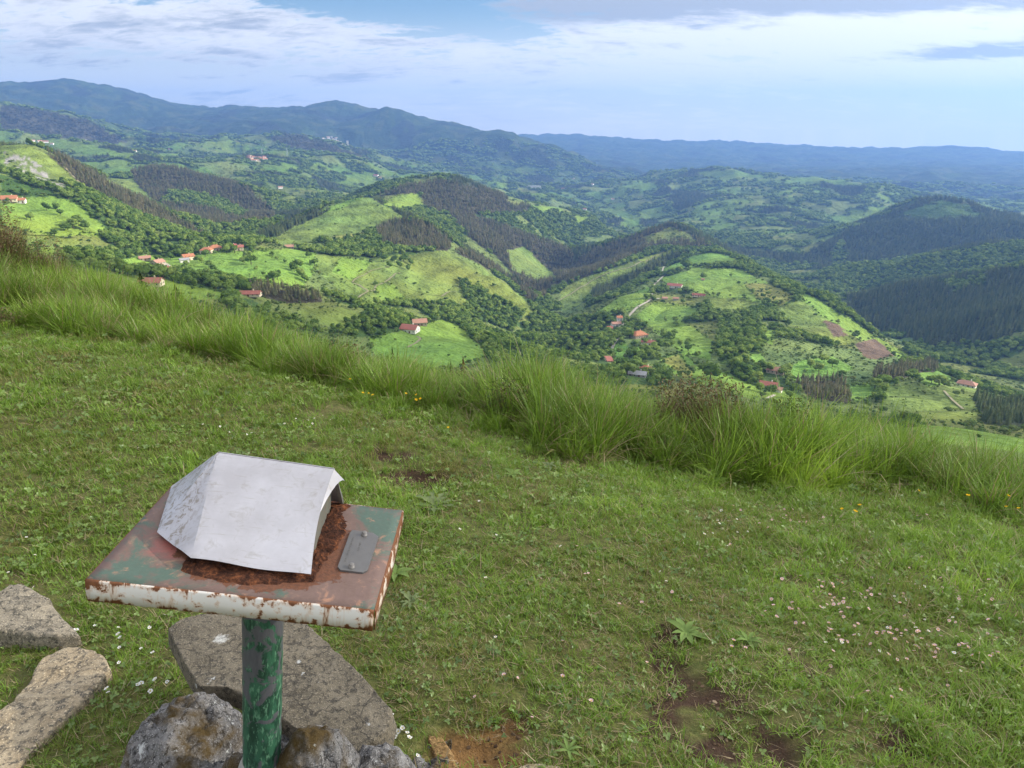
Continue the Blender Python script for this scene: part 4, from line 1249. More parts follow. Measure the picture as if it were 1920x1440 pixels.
lane('lane', "1160,616 1171,608 1176,598 1184,588 1192,579 1203,572 1214,567 1220,562 1236,560", 4.2, m_road, 'pale lane climbing the spur between the meadows')
lane('lane', "1222,560 1221,548 1223,540 1228,532 1240,522 1246,516 1242,508 1245,500", 3.0, m_road, 'narrow lane going on over the top of the spur')
lane('lane', "1139,668 1147,655 1152,645 1163,634 1166,622", 3.5, m_road, 'lane between the farms and the narrow red shed')
lane('lane', "285,490 296,490 306,494 318,503 326,506", 7, m_road, 'grey concrete yard of the hamlet')
lane('track', "25,440 45,441 70,443 105,444 140,446", 3, m_track, 'pale track along the foot of the pasture')
lane('track', "655,566 675,555 690,548 705,536 725,528 735,520 750,512", 2.6, m_track, 'brown track climbing the cleared hillside')
lane('track', "690,548 680,540 660,530 690,512 730,500", 2.2, m_track, 'upper brown track on the cleared hillside')
lane('track', "775,545 800,552 830,556 855,548", 3, m_track, 'track across the plantation rows')
lane('track', "845,577 870,578 890,580", 3, m_track, 'short track under the plantation rows')
lane('track', "1770,733 1776,741 1785,750 1796,760 1806,768", 2, m_track, 'curving track on the shaded slope below the white farmhouse')
lane('track', "1045,566 1080,545 1105,530 1150,510 1190,498 1225,482 1245,472", 3, m_track, 'pale track along the back spur')
lane('track', "764,652 778,645 790,636 782,632", 2.5, m_track, 'faint track in the large lower meadow')
lane('track', "120,313 135,330 150,345 160,360", 3, m_track, 'worn path down the crag edge')
lane('lane', "1432,752 1442,746 1452,741", 3.5, m_road, 'short lane below the red-roofed farmhouse')

# two power pylons on the far knoll
m_steel = plain_mat('pylon_steel', (0.45, 0.46, 0.47), 0.1, 1, 0.5, 0.5)


def beam(vs, fs, p, q, r):
    p = Vector(p); q = Vector(q); o = len(vs); d = (q - p).normalized(); s = d.orthogonal().normalized(); t = d.cross(s)
    for c in (p, q):
        vs.extend([c + s * r, c + t * r, c - s * r, c - t * r])
    fs.extend([(o + k, o + (k + 1) % 4, o + 4 + (k + 1) % 4, o + 4 + k) for k in range(4)])


for (u_, v_, lab) in [(492, 292, 'steel power pylon behind the village on the knoll'), (539, 293, 'steel power pylon right of the village on the knoll')]:
    p_ = land_hit(u_, v_, 2500)
    e = obj('power_pylon', None, label=lab, cat='pylon', group='power pylons on the far knoll', loc=(p_.x, p_.y, p_.z - 1))
    vs, fs = [], []
    for sx in (-1, 1):
        for sy in (-1, 1):
            beam(vs, fs, (sx * 4, sy * 4, 0), (sx * 0.7, sy * 0.7, 40), 0.45)
    for k in range(5):
        z0 = 6 * k; w0 = 4 - 3.3 * z0 / 40; z1 = z0 + 6; w1 = 4 - 3.3 * z1 / 40
        beam(vs, fs, (-w0, -w0, z0), (w1, -w1, z1), 0.25); beam(vs, fs, (w0, -w0, z0), (-w1, -w1, z1), 0.25)
    obj('lattice_mast', mesh_from('mast', vs, fs, m_steel), e)
    for zc_, wc in ((27, 8), (33, 6.5), (38, 5)):
        vs, fs = [], []
        beam(vs, fs, (-wc, 0, zc_), (wc, 0, zc_), 0.4)
        obj('cross_arm', mesh_from('arm', vs, fs, m_steel), e)

# ------------------------------------------------------------------ grass of the summit
def blade_mat(name, stops, transl=0.4, freq=1.6, gloss=0.06):
    m, nt = new_mat(name)
    ia = nt.n('ShaderNodeAttribute', attribute_name='hue'); ia.attribute_type = 'INSTANCER'
    va = nt.n('ShaderNodeAttribute', attribute_name='tone')
    geo = nt.n('ShaderNodeNewGeometry')
    nz = nt.noise(geo.outputs['Position'], freq, 3, 0.6)
    k = nt.math('ADD', nt.math('MULTIPLY', ia.outputs['Fac'], 0.55), nt.math('MULTIPLY', va.outputs['Fac'], 0.42))
    k = nt.math('ADD', k, nt.math('MULTIPLY', nt.math('SUBTRACT', nz, 0.5), 1.05))
    col = nt.ramp(k, stops)
    d = nt.n('ShaderNodeBsdfDiffuse'); nt.link(col, d.inputs[0])
    t = nt.n('ShaderNodeBsdfTranslucent'); nt.link(col, t.inputs[0])
    mx = nt.n('ShaderNodeMixShader', inp={0: transl}); nt.link(d.outputs[0], mx.inputs[1]); nt.link(t.outputs[0], mx.inputs[2])
    gl = nt.n('ShaderNodeBsdfGlossy', inp={'Roughness': 0.45, 'Color': (0.8, 0.85, 0.8, 1)})
    m2 = nt.n('ShaderNodeMixShader', inp={0: gloss}); nt.link(mx.outputs[0], m2.inputs[1]); nt.link(gl.outputs[0], m2.inputs[2])
    o = nt.n('ShaderNodeOutputMaterial'); nt.link(m2.outputs[0], o.inputs[0])
    return m


TURF_STOPS = [(0.0, (0.290, 0.210, 0.090)), (0.10, (0.255, 0.230, 0.068)), (0.28, (0.175, 0.235, 0.036)), (0.60, (0.165, 0.290, 0.034)), (0.98, (0.335, 0.470, 0.064))]
TALL_STOPS = [(0.0, (0.350, 0.280, 0.140)), (0.12, (0.240, 0.255, 0.070)), (0.26, (0.125, 0.200, 0.030)), (0.60, (0.180, 0.300, 0.032)), (0.98, (0.345, 0.480, 0.058))]
m_turfb = blade_mat('turf_blades', TURF_STOPS, 0.35, 1.7, 0.025)
m_tall = blade_mat('long_blades', TALL_STOPS, 0.32, 0.8, 0.03)
m_straw = blade_mat('straw_blades', [(0.0, (0.20, 0.13, 0.065)), (0.5, (0.36, 0.27, 0.14)), (1.0, (0.46, 0.38, 0.22))], 0.3, 2.0, 0.05)
m_clover = blade_mat('clover_leaves', [(0.0, (0.085, 0.145, 0.030)), (0.45, (0.140, 0.220, 0.042)), (1.0, (0.265, 0.360, 0.080))], 0.3, 2.4, 0.05)


class Blades:
    def __init__(self):
        self.v = []; self.f = []; self.tone = []

    def blade(self, base, h, wdt, az, lean, curl, seg=3, tone=0.5, roll=None):
        """a tapering ribbon that leans and curls over towards az"""
        d = Vector((math.cos(az), math.sin(az), 0))
        ra = az + math.pi / 2 if roll is None else roll
        s = Vector((math.cos(ra), math.sin(ra), 0))
        p = Vector(base); o = len(self.v); ang = lean
        for k in range(seg + 1):
            f = k / seg
            wd = wdt * (1 - f) ** 0.7 * (0.75 + 0.25 * min(1, f * 4)) / 2
            if k < seg:
                self.v += [p - s * wd, p + s * wd]; self.tone += [tone, tone]
            else:
                self.v += [p]; self.tone += [tone]
            p = p + (d * math.sin(ang) + Vector((0, 0, math.cos(ang)))) * (h / seg)
            ang += curl / seg
        for k in range(seg - 1):
            a = o + 2 * k
            self.f.append((a, a + 1, a + 3, a + 2))
        a = o + 2 * (seg - 1)
        self.f.append((a, a + 1, a + 2))

    def leaf(self, c, n, t, ln, wd, tone=0.5):
        """a small folded oval leaf"""
        b = n.cross(t).normalized(); o = len(self.v)
        self.v += [c, c + t * ln * .35 + b * wd * .5 + n * wd * .12, c + t * ln * .8 + b * wd * .38 + n * wd * .08, c + t * ln, c + t * ln * .8 - b * wd * .38 + n * wd * .08, c + t * ln * .35 - b * wd * .5 + n * wd * .12]
        self.tone += [tone] * 6
        self.f += [(o, o + 1, o + 2, o + 3), (o, o + 3, o + 4, o + 5)]

    def mesh(self, name, mat):
        me = mesh_from(name, self.v, self.f, mat)
        set_attr(me, 'tone', self.tone)
        return me


def turf_patch(name, seed, n, rad, h0, h1, wd, clover=0.0, dry=0.15, lean=0.9):
    """a round piece of turf: grass blades, clover leaves and dead blades lying between them"""
    r = random.Random(seed); b = Blades(); mi = []
    tufts = [(rad * math.sqrt(r.random()), r.random() * 6.283, r.uniform(0.7, 1.25)) for _ in range(max(5, n // 14))]
    for _ in range(n):
        if r.random() < 0.7:
            q0, a0, sc = r.choice(tufts)
            px = q0 * math.cos(a0) + r.gauss(0, rad * .09); py = q0 * math.sin(a0) + r.gauss(0, rad * .09)
        else:
            q = rad * math.sqrt(r.random()); a = r.random() * 6.283; px, py, sc = q * math.cos(a), q * math.sin(a), 0.8
        k0 = len(b.f)
        u = r.random()
        if u < clover:
            c = Vector((px, py, r.uniform(0.3, 1.0) * h0)); e0 = r.random() * 6.283; tn = r.uniform(0.15, 0.95); s_ = wd * r.uniform(2.2, 4.2)
            nn = Vector((r.gauss(0, .45), r.gauss(0, .45), 1)).normalized()
            for k in range(3):
                e = e0 + 2.094 * k
                t = Vector((math.cos(e), math.sin(e), 0)); t = (t - nn * t.dot(nn)).normalized()
                b.leaf(c, nn, t, s_, s_ * 0.85, tn)
            mi += [1] * (len(b.f) - k0)
        elif u < clover + dry:
            b.blade((px, py, r.uniform(0.0, h0 * .5)), r.uniform(h0, h1) * 1.1, wd * r.uniform(0.6, 1.1), r.random() * 6.283, r.uniform(0.9, 1.6), r.uniform(-0.3, 0.5), 2, r.random())
            mi += [2] * (len(b.f) - k0)
        else:
            b.blade((px, py, -0.006), r.uniform(h0, h1) * sc, wd * r.uniform(0.7, 1.35), r.random() * 6.283, r.uniform(0.1, lean), r.uniform(0.2, 1.5), 2 if h1 < 0.06 else 3, r.uniform(0.05, 1.0))
            mi += [0] * (len(b.f) - k0)
    me = b.mesh(name, [m_turfb, m_clover, m_straw])
    me.polygons.foreach_set('material_index', mi)
    return me


def tussock_patch(name, seed, tufts, n, h0, h1, rad, wd, dry=0.14, lean=0.45, curl=1.6, wind=0.0):
    """a few grass tussocks growing together"""
    r = random.Random(seed); b = Blades(); mi = []
    for t in range(tufts):
        ca = r.random() * 6.283; cq = rad * math.sqrt(r.random()) * 0.8
        cx, cy = cq * math.cos(ca), cq * math.sin(ca); hs = r.uniform(0.55, 1.2); tone0 = r.uniform(0, .45); br = rad * 0.26
        for _ in range(n):
            a = r.random() * 6.283; q = br * math.sqrt(r.random())
            ln = r.uniform(h0, h1) * hs
            k0 = len(b.f)
            isdry = r.random() < dry
            az = a + r.uniform(-0.8, 0.8)
            b.blade((cx + q * math.cos(a), cy + q * math.sin(a), -0.03), ln, wd * r.uniform(0.6, 1.25), az, (r.uniform(0.02, lean) * (0.35 + q / br)) * (1.5 if isdry else 1), r.uniform(0.2, curl) * r.uniform(0.4, 1), 5, tone0 + r.uniform(-0.1, 0.9), az + math.pi / 2 + r.uniform(-.7, .7))
            mi += [1 if isdry else 0] * (len(b.f) - k0)
    me = b.mesh(name, [m_tall, m_straw])
    me.polygons.foreach_set('material_index', mi)
    return me


# limits of the short turf, seen as a line in the picture and carried onto the ground
EDGE_PX = [(-300, 580), (-120, 590), (0, 600), (150, 625), (300, 655), (500, 700), (680, 742), (850, 795), (1000, 832), (1150, 860), (1300, 905), (1400, 905), (1550, 905), (1700, 930), (1920, 965), (2100, 990), (2300, 1010)]
_e = [ground_hit(*q) for q in EDGE_PX]
E_AZ = np.array([math.atan2(p.x, p.y) for p in _e]); E_R = np.array([math.hypot(p.x, p.y) for p in _e])


def edge_r(az):
    return np.interp(az, E_AZ, E_R)


STONES_XY = []          # (polygon) footprints of the stones, filled below: no grass grows through them
_stone_px = [([(300, 1190), (372, 1150), (590, 1160), (660, 1230), (750, 1320), (740, 1440), (600, 1600), (300, 1600), (225, 1440), (262, 1340), (350, 1280)], 0.12),
             ([(-60, 1120), (0, 1108), (40, 1098), (90, 1122), (150, 1172), (60, 1180), (-60, 1180)], 0.02),
             ([(210, 1248), (180, 1212), (110, 1205), (65, 1232), (20, 1290), (-60, 1380), (-60, 1500), (40, 1420), (120, 1340)], 0.02)]
for px, zz0 in _stone_px:
    STONES_XY.append([tuple(at_z(u, v, zz0)[:2]) for u, v in px])


def stone_mask(x, y):
    m = np.zeros(x.shape, bool)
    for poly in STONES_XY:
        m |= in_poly(poly, x, y)
    return m


r_ = np.random.default_rng(401)


def jgrid(step, r0, r1, seed):
    """jittered grid of points on the turf between two distances"""
    r = np.random.default_rng(seed)
    gx_, gy_ = np.meshgrid(np.arange(-9.5, 9.5, step), np.arange(0.2, 11, step))
    x = (gx_ + r.uniform(-.5, .5, gx_.shape) * step).ravel(); y = (gy_ + r.uniform(-.5, .5, gy_.shape) * step).ravel()
    R = np.hypot(x, y); a = np.arctan2(x, y)
    k = (R >= r0) & (R < r1) & (np.abs(a) < math.radians(70)) & (R < edge_r(a) + 0.45)
    return x[k], y[k], R[k], a[k], r


def lay_turf(name, step, rad, r0, r1, seed, hs, wd, n, label):
    src = ([turf_patch(name + 'g%d' % k, seed + k, n, rad, 0.016 * hs, 0.042 * hs, wd, 0.03, 0.09) for k in range(4)] +
           [turf_patch(name + 'c%d' % k, seed + 10 + k, int(n * .8), rad, 0.014 * hs, 0.032 * hs, wd * 0.9, 0.16, 0.08) for k in range(3)] +
           [turf_patch(name + 'd%d' % k, seed + 20 + k, int(n * .7), rad, 0.010 * hs, 0.030 * hs, wd, 0.08, 0.34) for k in range(3)] +
           [turf_patch(name + 'l%d' % k, seed + 30 + k, n, rad, 0.024 * hs, 0.068 * hs, wd * 1.1, 0.03, 0.08, 0.75) for k in range(3)])
    x, y, R, a, r = jgrid(step, r0, r1, seed)
    sm = soil_mask(x, y)
    keep = (r.random(len(x)) > np.clip(sm * 1.35 - 0.05, 0, 0.96)) & ~stone_mask(x, y)
    x, y, R, a, sm = x[keep], y[keep], R[keep], a[keep], sm[keep]; nn = len(x)
    lush = 0.55 * sstep(x - 0.2 * y, -0.1, 1.8) + 0.55 * fbm(x * 0.8, y * 0.8, 3, 421) + 0.35 * sstep(R - edge_r(a), -0.7, 0.1)
    clov = fbm(x * 1.2 + 7, y * 1.2, 3, 431); dryf = fbm(x * 1.0 + 3, y * 1.0 + 8, 4, 441)
    idx = r.integers(0, 4, nn)
    idx = np.where(r.random(nn) < np.clip(0.05 + 0.6 * clov, 0, 0.5), 4 + r.integers(0, 3, nn), idx)
    idx = np.where(r.random(nn) < np.clip(0.08 + 0.75 * dryf - 0.2 * lush, 0.02, 0.6), 7 + r.integers(0, 3, nn), idx)
    idx = np.where(r.random(nn) < np.clip(0.75 * lush, 0, 0.6), 10 + r.integers(0, 3, nn), idx)
    sc = r.uniform(0.85, 1.25, nn)
    sz = sc * r.uniform(0.75, 1.25, nn) * (1 - 0.45 * sm)
    hue = np.clip(r.uniform(0.15, 0.85, nn) + 0.40 * lush - 0.45 * np.clip(dryf, 0, 1), 0, 1.2)
    z = summit_z(x, y)
    scatter(name, np.stack([x, y, z], 1), eul(nn, r, 0.06), np.stack([sc, sc, sz], 1), idx, hue, src, label)


lay_turf('turf_grass', 0.070, 0.064, 0.9, 2.6, 4000, 1.0, 0.0025, 210, 'short green turf with clover and dry blades on the nearer summit')
lay_turf('farther_turf', 0.11, 0.108, 2.6, 4.3, 5000, 1.2, 0.0034, 280, 'short green turf with clover and dry blades in the middle of the summit')
lay_turf('farthest_turf', 0.18, 0.18, 4.3, 11.0, 6000, 1.5, 0.0048, 400, 'short green turf reaching to the long grass of the brow')

# long grass along the brow
TALL_SRC = [tussock_patch('tussock_%d' % k, 350 + k, 8, 52, 0.18, 0.54, 0.21, 0.0098, 0.11, 0.5, 2.1) for k in range(4)] + \
           [tussock_patch('tussock_short_%d' % k, 360 + k, 8, 45, 0.10, 0.27, 0.20, 0.0085, 0.12, 0.8, 1.8) for k in range(3)] + \
           [tussock_patch('tussock_dry_%d' % k, 370 + k, 4, 60, 0.16, 0.42, 0.20, 0.0065, 0.6, 1.0, 1.8) for k in range(3)]
N = 3800
a = r_.uniform(math.radians(-52), math.radians(52), N)
off = r_.uniform(-0.12, 1.0, N) * np.interp(a, np.radians([-52, -30, 0, 30, 52]), [4.8, 3.6, 2.4, 2.0, 2.0])
R = edge_r(a) + off + 0.30 * fbm(a * 16, a * 3 + 1, 3, 451)
clump = fbm(a * 7, R * 1.0, 3, 461)
keep = r_.random(N) < np.clip(R / 6.0, 0.6, 1.5) * np.clip(0.65 + 1.1 * clump, 0.2, 1.0) * sstep(off, -0.3, 0.2) * 0.60
a, R, off, clump = a[keep], R[keep], off[keep], clump[keep]
x = R * np.sin(a); y = R * np.cos(a); z = summit_z(x, y); n = len(x)
hgt_ = np.interp(np.degrees(a), [-52, -38, -30, -18, -8, -3, 2, 9, 14, 22, 30, 36, 52], [0.9, 0.95, 0.85, 0.78, 0.62, 0.62, 1.22, 0.98, 0.66, 1.02, 1.10, 0.80, 0.85])
hgt_ = hgt_ * (0.70 + 0.35 * sstep(off, -0.1, 0.5)) * (0.85 + 0.45 * clump) * r_.uniform(0.8, 1.2, n)
leftdry = np.interp(np.degrees(a), [-45, -30, -22, -10, 0, 50], [0.42, 0.34, 0.24, 0.12, 0.06, 0.07])
idx = r_.integers(0, 4, n)
idx = np.where(r_.random(n) < np.where(off < 0.15, 0.5, 0.08), 4 + r_.integers(0, 3, n), idx)
idx = np.where(r_.random(n) < leftdry, 7 + r_.integers(0, 3, n), idx)
hue = np.clip(r_.uniform(0.25, 0.95, n) + 0.4 * fbm(x * 1.1, y * 1.1, 2, 471) - 0.4 * leftdry, 0.05, 1.2)
rot = eul(n, r_, 0.16); rot[:, 1] += 0.05
scatter('long_grass', np.stack([x, y, z], 1), rot, np.stack([hgt_ ** .4, hgt_ ** .4, hgt_], 1), idx, hue, TALL_SRC, 'long arching grass growing in tussocks along the brow of the summit')

# rougher grass on the falling ground beyond the brow
N = 2600
a = r_.uniform(math.radians(-62), math.radians(68), N); R = edge_r(a) + r_.uniform(1.8, 11.0, N)
x = R * np.sin(a); y = R * np.cos(a); k = (np.abs(x) < 15.5) & (y > 0) & (y < 16.5)
x, y, a, R = x[k], y[k], a[k], R[k]; z = summit_z(x, y); n = len(x)
h_ = r_.uniform(0.5, 1.0, n)
scatter('slope_grass', np.stack([x, y, z], 1), eul(n, r_, 0.2), np.stack([h_ * 1.3, h_ * 1.3, h_], 1), 4 + r_.integers(0, 6, n), np.clip(r_.uniform(0.2, 0.9, n), 0, 1), TALL_SRC, 'rough grass on the falling ground beyond the brow')

# ------------------------------------------------------------------ the rusty letterbox on its post
TC_ = [Vector((-0.6994, 0.9911, 0.8566)), Vector((-0.2301, 0.9913, 0.7956)), Vector((-0.2298, 1.3095, 0.8020)), Vector((-0.6977, 1.3100, 0.8628))]
t_o = sum(TC_, Vector()) / 4
t_x = ((TC_[1] - TC_[0]) + (TC_[2] - TC_[3])).normalized()
t_y = ((TC_[3] - TC_[0]) + (TC_[2] - TC_[1])).normalized()
t_z = t_x.cross(t_y).normalized(); t_y = t_z.cross(t_x)
TM = Matrix((t_x, t_y, t_z)).transposed()
TW, TD = 0.2365, 0.1595           # half width and half depth of the tray


def tray_px(u, v, h):
    """point at height h over the tray plate, in the plate's own axes"""
    a, f, up = ray(u, v); d = Vector((a, f, up)); c = Vector((0, 0, CAMZ))
    s = (h - (c - t_o).dot(t_z)) / d.dot(t_z)
    q = c + d * s - t_o
    return Vector((q.dot(t_x), q.dot(t_y), h))


m_tray, nt = new_mat('worn_paint_and_rust')
tcn = nt.n('ShaderNodeTexCoord'); ob = tcn.outputs['Object']
n1 = nt.noise(ob, 9, 6, 0.65, 0.4); n2 = nt.noise(ob, 26, 6, 0.7, 0.6); n3 = nt.noise(ob, 120, 4, 0.7); n4 = nt.noise(nt.vmath('ADD', ob, (3.1, 1.7, 0)), 7, 6, 0.7, 0.5)
c = nt.mix(n2, (0.130, 0.080, 0.066), (0.215, 0.142, 0.118))
c = nt.mix(nt.ramp(n4, [(0.495, 0), (0.57, 0.9)]), c, (0.070, 0.130, 0.100))
c = nt.mix(nt.ramp(n2, [(0.58, 0), (0.68, 0.75)]), c, (0.44, 0.23, 0.14))
sepo = nt.n('ShaderNodeSeparateXYZ', inp={0: ob})
pk = nt.vmath('LENGTH', nt.vmath('SUBTRACT', ob, (-0.125, -0.035, 0)))
c = nt.mix(nt.math('MULTIPLY', nt.ramp(nt.math('ADD', nt.math('MULTIPLY', pk, 6.0), nt.math('MULTIPLY', n2, 0.8)), [(0.55, 1), (0.85, 0)]), 0.85), c, (0.42, 0.12, 0.10))
rk_ = nt.vmath('LENGTH', nt.vmath('MULTIPLY', nt.vmath('SUBTRACT', ob, (0.020, -0.018, 0)), (0.86, 1.15, 1)))
rz_ = nt.ramp(nt.math('ADD', nt.math('MULTIPLY', rk_, 5.0), nt.math('MULTIPLY', n2, 0.55)), [(0.98, 1), (1.10, 0)])
rust = nt.mix(n3, (0.050, 0.022, 0.014), (0.235, 0.090, 0.040))
c = nt.mix(rz_, c, rust)
c = nt.mix(nt.ramp(n3, [(0.3, 0.25), (0.7, 0)]), c, (0.05, 0.035, 0.03))
finish(nt, c, 0.62, nt.math('ADD', nt.math('MULTIPLY', n2, 0.4), nt.math('MULTIPLY', n3, nt.math('ADD', 0.25, rz_))), 0.45, 0.003, 0.35)

m_white, nt = new_mat('chipped_white_paint')
tcn = nt.n('ShaderNodeTexCoord'); ob = tcn.outputs['Object']
sepo = nt.n('ShaderNodeSeparateXYZ', inp={0: ob})
n1 = nt.noise(ob, 55, 5, 0.65, 0.3); n2 = nt.noise(ob, 14, 4, 0.6); n3 = nt.noise(ob, 220, 3, 0.7)
hz = nt.math('ABSOLUTE', nt.math('DIVIDE', nt.math('ADD', sepo.outputs[2], 0.021), 0.021))      # 1 at the top and bottom edges
near_edge = nt.math('POWER', hz, 3.0)
drip = nt.noise(nt.vmath('MULTIPLY', ob, (1, 1, 0.22)), 48, 4, 0.6, 0.2)
ends = nt.math('POWER', nt.math('DIVIDE', nt.math('ABSOLUTE', sepo.outputs[0]), TW), 10.0)
k = nt.math('ADD', nt.math('ADD', nt.math('MULTIPLY', ends, 0.10), nt.math('MULTIPLY', near_edge, 0.14)), nt.math('ADD', nt.math('MULTIPLY', nt.math('MAXIMUM', n1, nt.math('SUBTRACT', drip, 0.05)), 1.0), nt.math('MULTIPLY', n2, 0.30)))
rs2 = nt.ramp(k, [(0.765, 0), (0.82, 1)])
halo = nt.ramp(k, [(0.69, 0), (0.81, 0.65)])
c = nt.mix(n2, (0.60, 0.575, 0.53), (0.72, 0.705, 0.67))
c = nt.mix(halo, c, (0.52, 0.27, 0.10))
c = nt.mix(rs2, c, nt.mix(n3, (0.055, 0.022, 0.012), (0.26, 0.095, 0.030)))
finish(nt, c, 0.6, nt.math('SUBTRACT', 1.0, rs2), 0.5, 0.0015, 0.35)

m_steel2, nt = new_mat('dull_stainless_sheet')
tcn = nt.n('ShaderNodeTexCoord'); ob = tcn.outputs['Object']
n1 = nt.noise(ob, 11, 5, 0.6); n2 = nt.noise(nt.vmath('MULTIPLY', ob, (60, 400, 60)), 1.0, 3, 0.6); n3 = nt.noise(ob, 45, 5, 0.7, 0.6)
c = nt.mix(nt.ramp(n1, [(0.35, 0), (0.7, 1)]), (0.44, 0.425, 0.44), (0.55, 0.54, 0.565))
c = nt.mix(nt.ramp(n3, [(0.54, 0), (0.72, 0.5)]), c, (0.30, 0.27, 0.23))
scr = nt.noise(nt.n('ShaderNodeMapping', inp={'Vector': ob, 'Rotation': (0, 0, 0.9), 'Scale': (18, 420, 18)}).outputs[0], 1.0, 2, 0.5)
c = nt.mix(nt.ramp(scr, [(0.66, 0), (0.70, 0.45)]), c, (0.34, 0.31, 0.26))
sepl = nt.n('ShaderNodeSeparateXYZ', inp={0: ob})
wing = nt.ramp(nt.math('ADD', nt.math('MULTIPLY', sepl.outputs[0], -5.0), nt.math('MULTIPLY', n3, 0.3)), [(0.68, 0), (0.80, 1)])
c = nt.mix(nt.math('MULTIPLY', wing, nt.ramp(nt.noise(ob, 60, 5, 0.7, 1.2), [(0.5, 0), (0.58, 0.7)])), c, (0.22, 0.18, 0.13))
ro = nt.math('ADD', 0.46, nt.math('MULTIPLY', n2, 0.16))
finish(nt, c, ro, nt.math('ADD', n2, nt.math('MULTIPLY', n1, 2.0)), 0.10, 0.001, 0.5, 0.82)

m_body, nt = new_mat('weathered_box_metal')
tcn = nt.n('ShaderNodeTexCoord'); ob = tcn.outputs['Object']
n1 = nt.noise(ob, 18, 5, 0.65); n2 = nt.noise(ob, 70, 4, 0.7)
c = nt.mix(n1, (0.10, 0.105, 0.085), (0.24, 0.235, 0.20)); c = nt.mix(nt.ramp(n2, [(0.55, 0), (0.7, 0.8)]), c, (0.17, 0.075, 0.035))
finish(nt, c, 0.55, n2, 0.3, 0.002, 0.4, 0.3)

m_rust, nt = new_mat('flaking_rust')
tcn = nt.n('ShaderNodeTexCoord'); ob = tcn.outputs['Object']
n1 = nt.noise(ob, 40, 6, 0.75, 0.5); n2 = nt.noise(ob, 170, 4, 0.7)
c = nt.ramp(nt.math('ADD', nt.math('MULTIPLY', n1, 0.6), nt.math('MULTIPLY', n2, 0.4)), [(0.38, (0.024, 0.014, 0.012)), (0.50, (0.075, 0.032, 0.020)), (0.60, (0.20, 0.075, 0.034)), (0.70, (0.34, 0.15, 0.075))])
finish(nt, c, 0.95, nt.math('ADD', n1, n2), 0.9, 0.006, 0.1)

m_plate, nt = new_mat('tarnished_plate')
tcn = nt.n('ShaderNodeTexCoord'); ob = tcn.outputs['Object']
n1 = nt.noise(ob, 30, 5, 0.65); n2 = nt.noise(ob, 240, 3, 0.6)
finish(nt, nt.mix(n1, (0.115, 0.112, 0.110), (0.190, 0.182, 0.176)), 0.5, n2, 0.2, 0.0008, 0.4, 0.45)

m_post, nt = new_mat('peeling_green_paint')
tcn = nt.n('ShaderNodeTexCoord'); ob = tcn.outputs['Object']
st = nt.vmath('MULTIPLY', ob, (1, 1, 0.28))
n1 = nt.noise(st, 60, 5, 0.65, 0.4); n2 = nt.noise(ob, 22, 5, 0.6, 0.6); n3 = nt.noise(st, 140, 4, 0.7)
c = nt.mix(nt.ramp(n1, [(0.44, 0), (0.56, 1)]), (0.010, 0.044, 0.026), (0.028, 0.105, 0.058))
c = nt.mix(nt.ramp(n3, [(0.54, 0), (0.62, 0.8)]), c, (0.12, 0.26, 0.16))
sepo = nt.n('ShaderNodeSeparateXYZ', inp={0: ob})
upz = nt.ramp(sepo.outputs[2], [(0.18, 0.0), (0.36, 0.12)])
c = nt.mix(nt.ramp(nt.math('ADD', n2, upz), [(0.55, 0), (0.585, 1)]), c, nt.mix(n3, (0.050, 0.052, 0.062), (0.115, 0.115, 0.125)))
finish(nt, c, 0.55, nt.math('ADD', nt.math('MULTIPLY', n2, 2.0), n1), 0.35, 0.002, 0.4)
m_cement = plain_mat('pale_cement', (0.30, 0.30, 0.27), 0.4, 40)
m_bolt = plain_mat('bolt_steel', (0.16, 0.15, 0.14), 0.3, 60, 0.45, 0.5)


def add_bevel(o, wdt, seg=2):
    b = o.modifiers.new('bevel', 'BEVEL'); b.width = wdt; b.segments = seg; b.limit_method = 'ANGLE'
    return o


def lathe(name, prof, mat, n=48, smooth=True):
    vs = []; fs = []
    for (r, z) in prof:
        for k in range(n):
            e = 6.28318 * k / n
            vs.append((r * math.cos(e), r * math.sin(e), z))
    for j in range(len(prof) - 1):
        for k in range(n):
            fs.append((j * n + k, j * n + (k + 1) % n, (j + 1) * n + (k + 1) % n, (j + 1) * n + k))
    return mesh_from(name, vs, fs, mat, smooth)


POST_B = t_o - t_z * 0.565
box = obj('summit_letterbox', None, label='rusty summit letterbox with bent steel lid on a green post', cat='letterbox', loc=POST_B)
box.empty_display_size = 0.1
pr = []
top_z = 0.545
for k in range(24):
    z_ = top_z * k / 23
    pr.append((0.0385 + 0.0006 * math.sin(k * 2.1), z_))
o = obj('post', lathe('post', pr, m_post), box); o.rotation_euler = TM.to_euler()
o = obj('cement_collar', lathe('collar', [(0.054, -0.06), (0.050, -0.01), (0.043, 0.010), (0.0392, 0.018)], m_cement), box); o.rotation_euler = TM.to_euler()

TRAY_L = t_o - POST_B


def tpart(name, me, parent=None):
    o = obj(name, me, parent if parent else box)
    if parent is None:
        o.location = TRAY_L; o.rotation_euler = TM.to_euler()
    return o


# plate with its edges folded down
th = 0.0022; fl = 0.042


def wavy_plate(x0, x1, y0, y1, z, nx, ny, amp):
    vs = []; fs = []
    for j in range(ny + 1):
        for i in range(nx + 1):
            x_ = x0 + (x1 - x0) * i / nx; y_ = y0 + (y1 - y0) * j / ny
            vs.append((x_, y_, z + amp * math.sin(i * 0.8 + j * 0.5) * math.sin(math.pi * i / nx) * math.sin(math.pi * j / ny)))
    for j in range(ny):
        for i in range(nx):
            a = j * (nx + 1) + i
            fs.append((a, a + 1, a + nx + 2, a + nx + 1))
    return vs, fs


